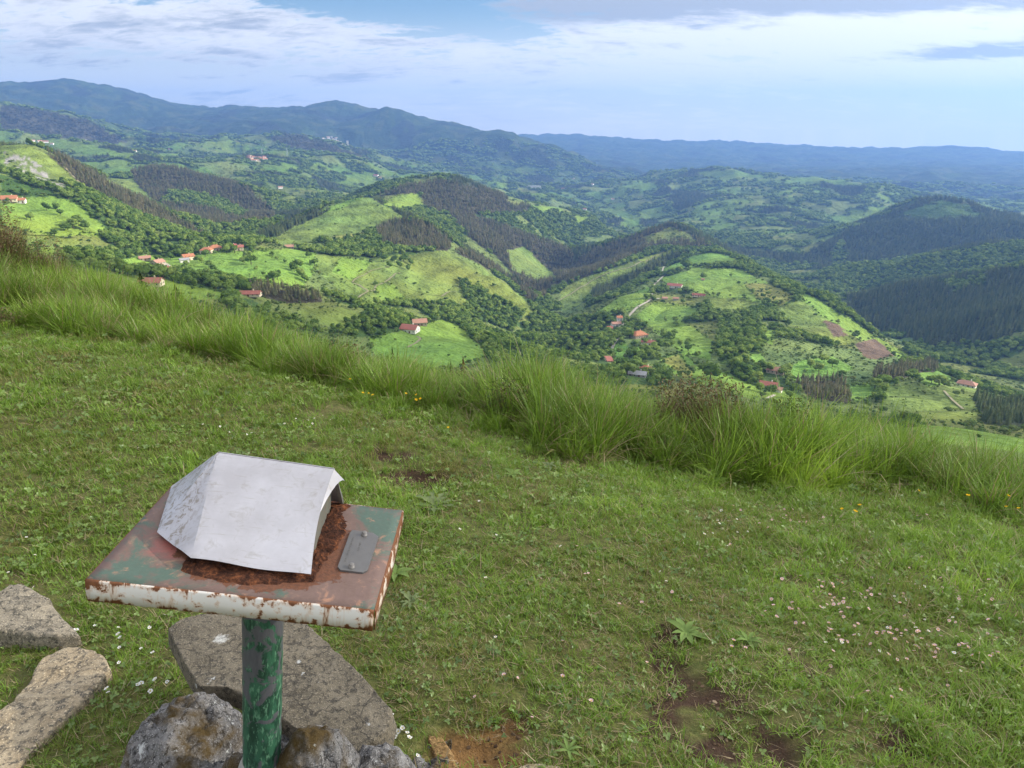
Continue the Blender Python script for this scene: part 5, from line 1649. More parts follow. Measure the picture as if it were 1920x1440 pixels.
vs, fs = wavy_plate(-TW, TW, -TD, TD, 0, 24, 16, 0.0006)
tray = tpart('tray', mesh_from('tray', vs, fs, m_tray, True))
sd = tray.modifiers.new('thick', 'SOLIDIFY'); sd.thickness = 0.003; sd.offset = -1


def flange(p0, p1, mat, name, bulge=0.0):
    """folded rim hanging from one edge of the plate; its lower edge is a little eaten away"""
    n = 40; vs = []; fs = []
    r = random.Random(name + str(p0))
    dv = Vector((p1[0] - p0[0], p1[1] - p0[1], 0)).normalized(); nv = Vector((dv.y, -dv.x, 0))
    for i in range(n + 1):
        f = i / n; p = Vector((p0[0] + (p1[0] - p0[0]) * f, p0[1] + (p1[1] - p0[1]) * f, 0))
        low = -fl + r.uniform(-0.0006, 0.0011)
        bl = nv * bulge * math.sin(math.pi * f) ** 2
        vs += [p + nv * 0.0005 + Vector((0, 0, 0.0004)), p + nv * 0.003 + Vector((0, 0, -0.003)), p + nv * 0.0034 + bl * .5 + Vector((0, 0, -fl * .5)), p + nv * 0.003 + bl + Vector((0, 0, low))]
    for i in range(n):
        for k in range(3):
            a = i * 4 + k
            fs.append((a, a + 1, a + 5, a + 4))
    o = obj(name, mesh_from(name, vs, fs, mat, True), tray)
    s = o.modifiers.new('thick', 'SOLIDIFY'); s.thickness = th; s.offset = -1
    return o


m_edgey = m_white
flange((-TW, -TD), (TW, -TD), m_white, 'rim')
flange((TW, -TD), (TW, TD), m_white, 'rim', 0.004)
flange((TW, TD), (-TW, TD), m_white, 'rim')
flange((-TW, TD), (-TW, -TD), m_white, 'rim')

# box under the lid
BL = tray_px(358, 1047, 0.020); BR = tray_px(583, 1079, 0.012); TL = tray_px(408, 849, 0.118); TR = tray_px(626, 880, 0.116)
FL_ = tray_px(295, 999, 0.010); FR_ = tray_px(646, 896, 0.092); BKL = tray_px(322, 912, 0.004)


def lidpt(s, t):
    a = BL.lerp(BR, s); b = TL.lerp(TR, s)
    return a.lerp(b, t)


ins = 0.05
b0, b1, b2, b3 = lidpt(ins, 0.10), lidpt(1 - ins, 0.10), lidpt(1 - ins, 0.93), lidpt(ins, 0.93)
b4 = b3 + Vector((-0.01, 0.055, -0.04)); b5 = b2 + Vector((0.0, 0.055, -0.04))
tops = [p + Vector((0, 0, -0.007)) for p in (b0, b1, b2, b5, b4, b3)]
vs = [Vector((p.x, p.y, -0.001)) for p in tops] + tops
fs = [(0, 1, 7, 6), (1, 2, 8, 7), (2, 3, 9, 8), (3, 4, 10, 9), (4, 5, 11, 10), (5, 0, 6, 11), (6, 7, 8, 11), (11, 8, 9, 10)]
add_bevel(tpart('box_body', mesh_from('box_body', vs, fs, m_body)), 0.006, 3)

# the bent lid: front panel, folded left wing, right lip and back
ns, ntt = 16, 14
vs = []; fs = []
for j in range(ntt + 1):
    t = j / ntt
    for i in range(ns + 1):
        s = i / ns
        p = lidpt(s, t)
        wave = 0.0022 * math.sin(2.4 * math.pi * s + 0.4) * (1 - t) ** 2.5 + 0.0012 * math.sin(math.pi * s) * math.sin(math.pi * t)
        p = p + Vector((-0.008 * math.sin(math.pi * t) * (s ** 4), 0.0, wave))
        vs.append(p)
for j in range(ntt):
    for i in range(ns):
        a = j * (ns + 1) + i
        fs.append((a, a + 1, a + ns + 2, a + ns + 1))
# left wing
left = [j * (ns + 1) for j in range(ntt + 1)]
wing = []
for j in range(ntt + 1):
    t = j / ntt
    base_p = vs[left[j]]
    outer = FL_.lerp(TL, t)
    row = []
    for k in range(1, 5):
        q = base_p.lerp(outer, k / 4.0)
        q = q + Vector((0, 0, 0.0012 * math.sin(9 * t + 2 * k)))
        row.append(len(vs)); vs.append(q)
    wing.append(row)
for j in range(ntt):
    a = [left[j]] + wing[j]; b = [left[j + 1]] + wing[j + 1]
    for k in range(4):
        fs.append((a[k + 1], a[k], b[k], b[k + 1]))
# outer left side, falling from the ridge to the back corner
o0 = len(vs); side = []
for j in range(ntt + 1):
    t = j / ntt
    side.append(len(vs)); vs.append(BKL.lerp(TL + Vector((0, 0.004, -0.001)), t))
for j in range(ntt):
    fs.append((side[j], wing[j][-1], wing[j + 1][-1], side[j + 1]))
# back panel
BKR = Vector((TR.x + 0.01, BKL.y + 0.012, 0.006))
a0 = len(vs); vs += [TL + Vector((0, 0.004, 0)), TR + Vector((0, 0.004, 0)), BKR, BKL]
fs.append((a0, a0 + 1, a0 + 2, a0 + 3))
# right lip folded down at the upper corner
rt = [j * (ns + 1) + ns for j in range(ntt + 1)]
lip = []
for j in range(8, ntt + 1):
    t = (j - 8) / (ntt - 8.0)
    lip.append(len(vs)); vs.append(vs[rt[j]].lerp(FR_ + Vector((0, 0.002, -0.008)), t * 0.98))
for k in range(len(lip) - 1):
    fs.append((rt[8 + k], lip[k], lip[k + 1], rt[9 + k]))
lid = tpart('lid', mesh_from('lid', vs, fs, m_steel2, True))
s = lid.modifiers.new('thick', 'SOLIDIFY'); s.thickness = 0.0014; s.offset = 0
es = lid.modifiers.new('edges', 'EDGE_SPLIT'); es.split_angle = math.radians(24)
# hinge strap at the right
p0 = tray_px(628, 893, 0.100); p1 = tray_px(640, 944, 0.004)
vs, fs = [], []
for q in (p0, p1):
    vs += [q + Vector((-0.004, -0.002, 0)), q + Vector((0.004, -0.002, 0)), q + Vector((0.004, 0.002, 0)), q + Vector((-0.004, 0.002, 0))]
fs = [(k, (k + 1) % 4, 4 + (k + 1) % 4, 4 + k) for k in range(4)]
tpart('strap', mesh_from('strap', vs, fs, m_bolt))
# crust of rust welded round the foot of the box
vs = []; fs = []
ring_in = [b0 + Vector((-.004, -.004, 0)), b1 + Vector((.002, -.004, 0)), b2, b5 + Vector((0.01, 0, 0)), b4 + Vector((-.02, 0, 0)), b3 + Vector((-.02, 0, 0))]
cen = sum((Vector((p.x, p.y, 0)) for p in ring_in), Vector()) / 6
nb, nk = 120, 9
rr_ = random.Random(9)
for i in range(nb):
    f = 6 * i / nb; k = int(f) % 6; p = ring_in[k].lerp(ring_in[(k + 1) % 6], f - int(f)); p = Vector((p.x, p.y, 0))
    d = (p - cen).normalized()
    wdt = 0.030 + 0.012 * math.sin(i * 0.21) + rr_.uniform(-0.003, 0.003) + (0.012 if d.x > 0.5 or d.y < -0.6 else 0)
    for j in range(nk):
        t = j / (nk - 1)
        hgt_r = 0.010 * (1 - t) ** 0.8 * (0.7 + 0.5 * math.sin(i * 0.9) * math.sin(i * 0.37)) + (rr_.uniform(-.0012, .0018) if 0 < j < nk - 1 else 0) - (0.0015 if j == nk - 1 else 0)
        vs.append(p + d * (wdt * t - 0.006) + Vector((0, 0, hgt_r)))
for i in range(nb):
    for j in range(nk - 1):
        a = i * nk + j; b = ((i + 1) % nb) * nk + j
        fs.append((a, a + 1, b + 1, b))
tpart('rust_crust', mesh_from('rust_crust', vs, fs, m_rust))
# name plate with clipped corners and two bolts
pc_ = [tray_px(u, v, 0.004) for (u, v) in [(661, 993), (700, 999), (710, 1006), (689, 1069), (680, 1073), (638, 1068), (633, 1062), (656, 998)]]
n_ = len(pc_)
vs = [p + Vector((0, 0, -0.005)) for p in pc_] + pc_
fs = [tuple(range(n_, 2 * n_))] + [(k, (k + 1) % n_, n_ + (k + 1) % n_, n_ + k) for k in range(n_)]
plate = add_bevel(tpart('name_plate', mesh_from('name_plate', vs, fs, m_plate)), 0.0006, 2)
ex = (pc_[1] - pc_[0]).normalized(); ey = (pc_[7] - pc_[6]).normalized()
m_ink = plain_mat('engraved_mark', (0.11, 0.105, 0.10), 0.1, 80)
rr_ = random.Random(5)
vs, fs = [], []
for row, (f0, f1, cx) in enumerate([(0.16, 0.86, 0.20), (0.50, 0.72, 0.60)]):
    t = f0
    while t < f1:
        q = pc_[6].lerp(pc_[7], t) + ex * (cx * (pc_[1] - pc_[0]).length) + Vector((0, 0, 0.00045))
        wq = rr_.uniform(0.0008, 0.0022)
        o = len(vs); hh_ = rr_.uniform(0.0022, 0.0036)
        vs += [q, q + ey * wq, q + ey * wq + ex * hh_, q + ex * hh_]
        fs.append((o, o + 1, o + 2, o + 3)); t += rr_.uniform(0.035, 0.06)
obj('engraving', mesh_from('engraving', vs, fs, m_ink), plate)
bolt_me = lathe('bolt', [(0.0001, 0.0075), (0.0036, 0.0075), (0.0048, 0.0064), (0.0050, 0.0015), (0.0062, 0.0012), (0.0062, 0.0)], m_bolt, 20)
for (u, v) in [(683, 1003), (659, 1063)]:
    b = obj('bolt', bolt_me, plate); b.location = tray_px(u, v, 0.0042)

# ------------------------------------------------------------------ stones
def stone_mat(name, c0, c1, lichen=0.0, moss=0.0, strat=None, scale=9.0, dark=(0.05, 0.048, 0.045), spots=()):
    m, nt = new_mat(name)
    geo = nt.n('ShaderNodeNewGeometry'); pos = geo.outputs['Position']
    n1 = nt.noise(pos, scale, 6, 0.68, 0.3); n2 = nt.noise(pos, scale * 6, 5, 0.7); n3 = nt.noise(pos, scale * 22, 4, 0.65)
    c = nt.mix(nt.ramp(n1, [(0.3, 0), (0.7, 1)]), c0, c1)
    if strat:
        sv = nt.n('ShaderNodeMapping', inp={'Vector': pos, 'Rotation': (0, 0, strat), 'Scale': (6, 46, 46)}).outputs[0]
        ns_ = nt.noise(sv, 1.0, 4, 0.6, 0.3)
        c = nt.mix(nt.ramp(ns_, [(0.5, 0), (0.66, 0.6)]), c, tuple(k * 0.55 for k in c0))
        n1 = nt.math('ADD', n1, nt.math('MULTIPLY', ns_, 0.5))
    c = nt.mix(nt.ramp(n2, [(0.50, 0), (0.60, 0.85)]), c, dark)
    c = nt.mix(nt.ramp(n3, [(0.56, 0), (0.66, 0.8)]), c, tuple(min(1, k * 1.7) for k in c1))
    vor = nt.n('ShaderNodeTexVoronoi', feature='DISTANCE_TO_EDGE', inp={'Vector': nt.vmath('ADD', pos, nt.vmath('MULTIPLY', nt.noise(pos, 14, 3, 0.6, 0, 'Color'), (0.09, 0.09, 0.09))), 'Scale': 5.5})
    crack = nt.ramp(vor.outputs['Distance'], [(0.004, 0), (0.016, 1)])
    c = nt.mix(nt.math('MULTIPLY', nt.math('SUBTRACT', 1.0, crack), 0.55), c, dark)
    n1 = nt.math('ADD', n1, nt.math('MULTIPLY', crack, 0.12))
    if moss:
        mz = nt.noise(nt.vmath('ADD', pos, (5.2, 1.1, 0)), 6.5, 5, 0.6, 0.4)
        c = nt.mix(nt.ramp(mz, [(0.58 - moss * 0.1, 0), (0.70 - moss * 0.1, 0.95)]), c, nt.mix(n3, (0.045, 0.024, 0.010), (0.115, 0.080, 0.022)))
    if lichen:
        lz = nt.noise(nt.vmath('ADD', pos, (1.7, 9.1, 0)), 13, 5, 0.7, 0.2)
        c = nt.mix(nt.ramp(lz, [(0.70 - lichen * 0.15, 0), (0.735 - lichen * 0.15, 0.9)]), c, (0.50, 0.51, 0.50))
    for (sp, rad) in spots:
        d_ = nt.vmath('DISTANCE', pos, tuple(sp))
        k = nt.math('ADD', nt.math('DIVIDE', d_, rad), nt.math('MULTIPLY', n2, 0.9))
        c = nt.mix(nt.ramp(k, [(0.75, 0.95), (1.0, 0)]), c, nt.mix(n3, (0.44, 0.44, 0.41), (0.66, 0.66, 0.63)))
    finish(nt, c, 0.93, nt.math('ADD', nt.math('ADD', nt.math('MULTIPLY', n1, 1.5), nt.math('MULTIPLY', n2, 0.7)), nt.math('MULTIPLY', n3, 0.25)), 0.75, 0.012, 0.2)
    return m


def slab_mesh(name, outline, zt, thick, mat, tilt=(0, 0), rough=0.006, seed=0, nang=160, nring=26, round_=0.018, dome=0.0):
    """a stone from its outline on the ground: broken edges, rounded rim, uneven top"""
    P = np.array(outline); c = P.mean(0)
    ang = np.linspace(0, 2 * np.pi, nang, endpoint=False)
    nP = len(P); rad = np.zeros(nang)
    for i, a_ in enumerate(ang):
        d = np.array([math.cos(a_), math.sin(a_)]); best = 0
        for k in range(nP):
            p = P[k] - c; q = P[(k + 1) % nP] - c; e = q - p
            den = d[0] * e[1] - d[1] * e[0]
            if abs(den) < 1e-12:
                continue
            t = (p[0] * e[1] - p[1] * e[0]) / den; s = (p[0] * d[1] - p[1] * d[0]) / den
            if t > best and -1e-6 <= s <= 1 + 1e-6:
                best = t
        rad[i] = best
    rad = rad * (1 + 0.018 * fbm(np.cos(ang) * 6 + seed, np.sin(ang) * 6, 3, 500 + seed))
    rings = []
    for k in range(nring):
        rings.append((k / (nring - 1), 0.0, 0))
    prof = [(1.0 - 0, 0.0)]
    vs = []; tot = nring + 12
    for k in range(tot):
        if k < nring:
            f = (k / (nring - 1)) ** 0.8; inset = round_; drop = 0.0
            rr = (rad - round_) * f; dz = np.zeros(nang)
        else:
            j = k - nring
            if j < 5:
                e = (j + 1) / 5 * math.pi / 2
                rr = rad - round_ + round_ * math.sin(e); dz = np.full(nang, -round_ * (1 - math.cos(e)))
            else:
                f = (j - 4) / 7
                rr = rad * (1 + 0.03 * f); dz = np.full(nang, -round_ - (thick - round_) * f)
        x = c[0] + rr * np.cos(ang); y = c[1] + rr * np.sin(ang)
        z = zt + tilt[0] * (x - c[0]) + tilt[1] * (y - c[1]) + dz + dome * (1 - (rr / rad.max()) ** 2)
        nz = fbm(x * 9 + z * 4, y * 9 - z * 5, 4, 520 + seed)
        nz2 = fbm(x * 40 + z * 30, y * 40 - z * 20, 3, 540 + seed)
        z = z + rough * (2.2 * nz + 0.5 * nz2)
        if k >= nring:
            x = x + np.cos(ang) * rough * (1.6 * nz + 0.8 * nz2); y = y + np.sin(ang) * rough * (1.6 * nz + 0.8 * nz2)
        vs.append(np.stack([x, y, z], 1))
    V = np.concatenate(vs); fs = []
    for k in range(tot - 1):
        for i in range(nang):
            a = k * nang + i; b = k * nang + (i + 1) % nang
            fs.append((a, b, b + nang, a + nang))
    return mesh_from(name, V, fs, mat, True)


sl_px = [(318, 1192), (345, 1172), (380, 1160), (470, 1152), (570, 1166), (640, 1226), (690, 1274), (734, 1318), (728, 1352), (680, 1392), (632, 1420), (600, 1396), (540, 1350), (470, 1308), (430, 1292), (372, 1290), (345, 1245)]
SLZ = 0.215
spot = at_z(415, 1205, SLZ)
spot2 = at_z(560, 1240, SLZ)
m_slab = stone_mat('lichened_sandstone', (0.098, 0.084, 0.062), (0.215, 0.185, 0.138), 0.22, 0, None, 12, (0.048, 0.044, 0.038), [(spot, 0.045), (spot2, 0.014)])
obj('stone_slab', slab_mesh('stone_slab', [tuple(at_z(u, v, SLZ)[:2]) for u, v in sl_px], SLZ, 0.055, m_slab, (-0.05, 0.03), 0.0035, 1, round_=0.005), label='flat angular sandstone slab with a white lichen spot behind the green post', cat='stone')

# the lumpy cemented rock the post stands in
m_cairn = stone_mat('mossy_rock', (0.060, 0.057, 0.055), (0.27, 0.262, 0.258), 0.56, 0.95, None, 14, (0.022, 0.021, 0.021))
nx, ny = 150, 130
cx0, cx1, cy0, cy1 = -1.05, -0.14, 0.70, 1.52
CX, CY = np.meshgrid(np.linspace(cx0, cx1, nx), np.linspace(cy0, cy1, ny))


def bump(cx, cy, rx, ry, h, p=2.0):
    d = ((CX - cx) / rx) ** 2 + ((CY - cy) / ry) ** 2
    return h * np.clip(1 - d, 0, 1) ** (1 / p)


CZ = np.maximum.reduce([bump(-0.53, 1.12, 0.22, 0.20, 0.285), bump(-0.75, 1.25, 0.17, 0.20, 0.33), bump(-0.84, 1.08, 0.16, 0.22, 0.24), bump(-0.43, 1.17, 0.14, 0.13, 0.345), bump(-0.30, 1.16, 0.13, 0.18, 0.26), bump(-0.34, 1.0, 0.20, 0.2, 0.22), bump(-0.62, 1.33, 0.24, 0.15, 0.18), bump(-0.60, 0.92, 0.33, 0.22, 0.25), np.full(CX.shape, -0.10)])
CZ = CZ + 0.040 * fbm(CX * 9, CY * 9, 4, 560, 0.6) + 0.022 * fbm(CX * 34, CY * 34, 4, 570, 0.6) - 0.045 * np.abs(fbm(CX * 12, CY * 12, 4, 580))
# keep clear below the slab
slab_in = in_poly([tuple(at_z(u, v, SLZ)[:2]) for u, v in sl_px], CX, CY)
CZ = np.where(slab_in, np.minimum(CZ, SLZ - 0.055), CZ)
edge_f = np.minimum.reduce([(CX - cx0), (cx1 - CX), (CY - cy0), (cy1 - CY)])
CZ = np.where(edge_f < 0.02, -0.12, CZ)
obj('cairn_rock', grid_mesh('cairn_rock', CX, CY, CZ, m_cairn), label='lumpy grey lichen-spotted rock with brown moss holding the green post', cat='rock')

m_sand = stone_mat('layered_sandstone', (0.270, 0.210, 0.135), (0.450, 0.370, 0.255), 0.0, 0, 0.75, 9, (0.075, 0.070, 0.062))
m_sand2 = stone_mat('grey_sandstone', (0.200, 0.175, 0.135), (0.360, 0.310, 0.230), 0.05, 0, 0.2, 10, (0.060, 0.058, 0.052))
r1 = [(-90, 1128), (0, 1112), (20, 1100), (42, 1100), (92, 1124), (146, 1168), (110, 1176), (60, 1178), (0, 1176), (-90, 1180)]
obj('boulder', slab_mesh('boulder', [tuple(at_z(u, v, 0.10)[:2]) for u, v in r1], 0.085, 0.20, m_sand2, (-0.10, 0.06), 0.007, 2, round_=0.012, dome=0.015), label='grey pointed stone sunk in the turf at the left edge', cat='stone')
r2 = [(205, 1246), (196, 1228), (178, 1214), (142, 1208), (108, 1210), (78, 1226), (52, 1262), (20, 1298), (-60, 1370), (-120, 1500), (0, 1452), (50, 1398), (90, 1360), (125, 1328), (165, 1290)]
obj('boulder', slab_mesh('boulder', [tuple(at_z(u, v, 0.07)[:2]) for u, v in r2], 0.05, 0.2, m_sand, (0.02, 0.05), 0.006, 3, round_=0.012, dome=0.0), label='long tan layered sandstone slab bedded in grass at the lower left corner', cat='stone')
m_och = stone_mat('ochre_stone', (0.22, 0.13, 0.05), (0.36, 0.23, 0.10), 0, 0, None, 12, (0.12, 0.07, 0.03))
pq = [(800, 1384), (830, 1388), (850, 1420), (862, 1470), (835, 1475), (815, 1430)]
obj('half_buried_stone', slab_mesh('half_buried_stone', [tuple(at_z(u, v, -0.01)[:2]) for u, v in pq], 0.004, 0.08, m_och, (0, 0), 0.003, 4, 80, 14, 0.012), label='ochre stone half buried in the orange earth patch', cat='stone')
pq = [(965, 1442), (985, 1434), (1020, 1433), (1050, 1438), (1070, 1450), (1050, 1480), (980, 1480)]
obj('half_buried_stone', slab_mesh('half_buried_stone', [tuple(at_z(u, v, 0.005)[:2]) for u, v in pq], 0.012, 0.08, m_sand, (0, 0), 0.003, 5, 80, 14, 0.015), label='pale stone just showing at the bottom edge of the turf', cat='stone')

# ------------------------------------------------------------------ flowers, rosettes, shrubs, small spruces
def simple_leaf(name, col, transl=0.3, var=0.25):
    m, nt = new_mat(name)
    oi = nt.n('ShaderNodeObjectInfo')
    c = nt.mix(oi.outputs['Random'], tuple(k * (1 - var) for k in col), tuple(min(1, k * (1 + var)) for k in col))
    d = nt.n('ShaderNodeBsdfDiffuse'); nt.link(c, d.inputs[0]); t = nt.n('ShaderNodeBsdfTranslucent'); nt.link(c, t.inputs[0])
    mx = nt.n('ShaderNodeMixShader', inp={0: transl}); nt.link(d.outputs[0], mx.inputs[1]); nt.link(t.outputs[0], mx.inputs[2])
    o = nt.n('ShaderNodeOutputMaterial'); nt.link(mx.outputs[0], o.inputs[0])
    return m


m_petw = simple_leaf('white_petal', (0.80, 0.79, 0.76), 0.3, 0.05)
m_petp = simple_leaf('pink_petal', (0.72, 0.50, 0.52), 0.3, 0.2)
m_pety = simple_leaf('yellow_petal', (0.80, 0.48, 0.03), 0.3, 0.12)
m_eye = simple_leaf('flower_eye', (0.62, 0.42, 0.05), 0.1, 0.1)
m_stem = simple_leaf('flower_stem', (0.10, 0.16, 0.04))
m_ros = simple_leaf('rosette_leaf', (0.190, 0.275, 0.085), 0.25, 0.15)
m_thist = simple_leaf('thistle_leaf', (0.165, 0.205, 0.095), 0.2, 0.1)


def petals(name, n, rad, wd, mat, cup, seed):
    r = random.Random(seed); vs = []; fs = []
    for k in range(n):
        e = 6.283 * k / n + r.uniform(-.12, .12); d = Vector((math.cos(e), math.sin(e), 0)); s = Vector((-d.y, d.x, 0)); L = rad * r.uniform(.85, 1.1); o = len(vs)
        up = Vector((0, 0, 1))
        vs += [d * rad * .15, d * L * .65 + s * wd * .5 + up * cup * .6, d * L + up * cup, d * L * .65 - s * wd * .5 + up * cup * .6]
        fs.append((o, o + 1, o + 2, o + 3))
    return mesh_from(name, vs, fs, mat)


def eye_me(name, rad, mat):
    return lathe(name, [(rad, 0), (rad * .8, rad * .4), (rad * .1, rad * .6)], mat, 8)


def stem_me(name, h):
    b = Blades(); b.blade((0, 0, -0.01), h + 0.01, 0.0016, 0.4, 0.03, 0.05, 2); b.blade((0, 0, -0.01), h + 0.01, 0.0016, 0.4, 0.03, 0.05, 2, roll=0.4)
    return mesh_from(name, b.v, b.f, m_stem)


FLOW = {'w': (petals('petals_w', 12, 0.0095, 0.005, m_petw, 0.0015, 1), eye_me('eye_w', 0.0035, m_eye)),
        'p': (petals('petals_p', 12, 0.0095, 0.005, m_petp, 0.004, 2), eye_me('eye_p', 0.0035, m_eye)),
        'y': (petals('petals_y', 5, 0.0125, 0.014, m_pety, 0.006, 3), eye_me('eye_y', 0.004, m_eye)),
        'b': (petals('petals_b', 5, 0.0105, 0.0095, m_petw, 0.002, 4), eye_me('eye_b', 0.0022, m_eye))}
STEM = {'w': 0.035, 'p': 0.035, 'y': 0.16, 'b': 0.045}
STEM_ME = {k: stem_me('stem_' + k, v) for k, v in STEM.items()}
_fr = random.Random(77)


def flower(kind, p, name, label, group, cat, s=1.0):
    h = STEM[kind]
    e = obj(name, None, label=label, cat=cat, group=group, loc=p, rz=_fr.random() * 6.28)
    e.empty_display_size = 0.01
    e.scale = (s, s, s * _fr.uniform(0.85, 1.3))
    e.rotation_euler = (_fr.gauss(0, .12), _fr.gauss(0, .12), _fr.random() * 6.28)
    obj('stem', STEM_ME[kind], e)
    a, b = FLOW[kind]
    for nm, me in (('petals', a), ('flower_eye', b)):
        o = obj(nm, me, e, loc=(0.002, 0.001, h)); o.rotation_euler = (_fr.gauss(-0.25, .25), _fr.gauss(0, .25), 0)


def put(u, v):
    p = ground_hit(u, v)
    return Vector((p.x, p.y, float(summit_z(p.x, p.y))))


def gauss_px(n, cu, cv, su, sv):
    return [( _fr.gauss(cu, su), _fr.gauss(cv, sv)) for _ in range(n)]


PINK = gauss_px(50, 1690, 1195, 70, 28) + gauss_px(44, 1560, 1150, 80, 40) + gauss_px(20, 1470, 985, 40, 14) + gauss_px(14, 1530, 985, 22, 7) + gauss_px(26, 1650, 1120, 110, 25) + gauss_px(16, 1800, 1220, 60, 30)
PINK += [(_fr.uniform(1000, 1900), _fr.uniform(960, 1330)) for _ in range(34)] + [(_fr.uniform(700, 1200), _fr.uniform(1080, 1380)) for _ in range(14)]
WHITE = gauss_px(26, 1660, 1180, 120, 50) + gauss_px(14, 1340, 1000, 40, 18) + gauss_px(16, 580, 795, 40, 8) + gauss_px(12, 760, 765, 50, 12) + gauss_px(10, 470, 830, 60, 14)
WHITE += [(_fr.uniform(0, 1900), _fr.uniform(800, 1250)) for _ in range(52)]
YEL = [(655, 722), (681, 743), (697, 750), (705, 748), (760, 748), (772, 757), (786, 759), (790, 757), (1578, 968), (1584, 972), (1597, 961), (1710, 926), (1806, 958), (1878, 964), (1876, 950), (1902, 970), (1908, 978), (1516, 866), (1552, 872), (1836, 880), (1710, 822), (850, 822)]
BUD = [(232, 1208), (228, 1222), (283, 1185), (180, 1182), (155, 1195), (143, 1203), (118, 1182), (222, 1180), (310, 1165), (290, 1238), (270, 1225), (298, 1290), (318, 1288), (264, 1298), (270, 1302), (205, 1314), (208, 1310), (288, 1315), (230, 1262), (736, 1358), (742, 1380), (752, 1388), (757, 1392), (765, 1389), (782, 1429), (752, 1430), (745, 1400), (770, 1408), (226, 1200), (195, 1260)]
GREEN_OK = lambda u, v: v > float(np.interp(u, [0, 500, 850, 1300, 1400, 1700, 1920], [615, 720, 815, 925, 925, 950, 985])) and v < 1436 and not (150 < u < 770 and v > 850) and 4 < u < 1916


for (u, v) in PINK:
    if GREEN_OK(u, v):
        flower('p', put(u, v), 'pink_daisy', 'tiny pink-tinged daisy in the short turf', 'pink daisies in the turf', 'daisy', _fr.uniform(0.55, 0.85))
for (u, v) in WHITE:
    if GREEN_OK(u, v):
        flower('w', put(u, v), 'white_daisy', 'tiny white daisy in the short turf', 'white daisies in the turf', 'daisy', _fr.uniform(0.5, 0.8))
for k_, (u, v) in enumerate(sorted(YEL)):
    p = put(u, v + 24)
    flower('y', p, 'buttercup', 'yellow buttercup by the long grass, %s from the left' % nth(k_ + 1), 'yellow buttercups by the long grass', 'buttercup', _fr.uniform(0.65, 0.95))
for k_, (u, v) in enumerate(sorted(BUD)):
    flower('b', put(u, v + 6), 'white_wildflower', 'white flower beside the stones, %s from the left' % nth(k_ + 1), 'white flowers beside the stones', 'flower', _fr.uniform(0.5, 0.85))


def rosette(u, v, rad, n, mat, label, wd=0.34, spiky=False):
    p = put(u, v)
    e = obj('leaf_rosette', None, label=label, cat='weed', loc=p); e.empty_display_size = 0.05
    r = random.Random(int(u))
    for k in range(n):
        a = 2.4 * k; L = rad * (0.55 + 0.45 * ((k * 7) % n) / n); b = Blades(); seg = 6
        d = Vector((math.cos(a), math.sin(a), 0)); s = Vector((-d.y, d.x, 0)); vs = []; fs = []
        rise = r.uniform(0.15, 0.6)
        for j in range(seg + 1):
            f = j / seg; w_ = wd * L * math.sin(math.pi * min(1, 0.12 + 0.86 * f)) * 0.5
            if spiky and j % 2:
                w_ *= 0.35
            c = d * L * f + Vector((0, 0, 0.012 + rise * L * math.sin(f * 2.4) * 0.5))
            vs += [c - s * w_ + Vector((0, 0, w_ * .35)), c, c + s * w_ + Vector((0, 0, w_ * .35))]
        for j in range(seg):
            o = 3 * j
            fs += [(o, o + 1, o + 4, o + 3), (o + 1, o + 2, o + 5, o + 4)]
        obj('leaf', mesh_from('leaf', vs, fs, mat, True), e)


rosette(815, 948, 0.13, 16, m_thist, 'grey-green spiny thistle rosette behind the letterbox', 0.3, True)
rosette(1285, 1192, 0.085, 9, m_ros, 'broad pale-green leaf rosette beside the brown bare patch')
rosette(1402, 1208, 0.09, 7, m_ros, 'plantain rosette with long pointed leaves right of the broad rosette', 0.26)
rosette(1030, 876, 0.07, 8, m_thist, 'small bluish rosette on the far bare earth patch')
rosette(962, 895, 0.08, 8, m_ros, 'light green rosette left of the far bare earth patch')
rosette(1065, 1418, 0.07, 7, m_ros, 'low narrow-leaved rosette at the bottom of the turf', 0.24)
rosette(742, 1085, 0.09, 10, m_ros, 'soft green weed rosette beside the right edge of the tray')
rosette(770, 1135, 0.07, 9, m_thist, 'greyish weed rosette below the right edge of the tray', 0.3, True)


def shrub(u, v, wid, hei, n, mats, label, seed, name='shrub', lean=1.0):
    """a low bush of many fine twigs"""
    q_ = at_y(u, 800, v); p = Vector((q_.x, q_.y, float(summit_z(q_.x, q_.y))))
    e = obj(name, None, label=label, cat='shrub', loc=p); e.empty_display_size = 0.1
    for q, (m, share, w_) in enumerate(mats):
        b = Blades(); r = random.Random(seed + q)
        for _ in range(int(n * share)):
            a = r.random() * 6.283; d = wid * math.sqrt(r.random()) * 0.8
            L = hei * r.uniform(0.45, 1.1) * (1 - 0.35 * d / wid)
            b.blade((d * math.cos(a), d * math.sin(a) * .7, r.uniform(-.02, hei * .35)), L * .75, w_ * r.uniform(.6, 1.4), a + r.uniform(-1.2, 1.2), r.uniform(0.05, lean), r.uniform(-.4, 1.1), 4, r.random())
            if r.random() < 0.6:
                c = Vector((d * math.cos(a), d * math.sin(a) * .7, r.uniform(hei * .3, hei * .95)))
                for _k in range(2):
                    t = Vector((r.gauss(0, 1), r.gauss(0, 1), r.gauss(.3, .6))).normalized(); nn = t.orthogonal().normalized()
                    b.leaf(c, nn, t, w_ * 5, w_ * 2, r.random())
        obj(['twigs', 'leafy_shoots'][q], b.mesh(name, m), e)


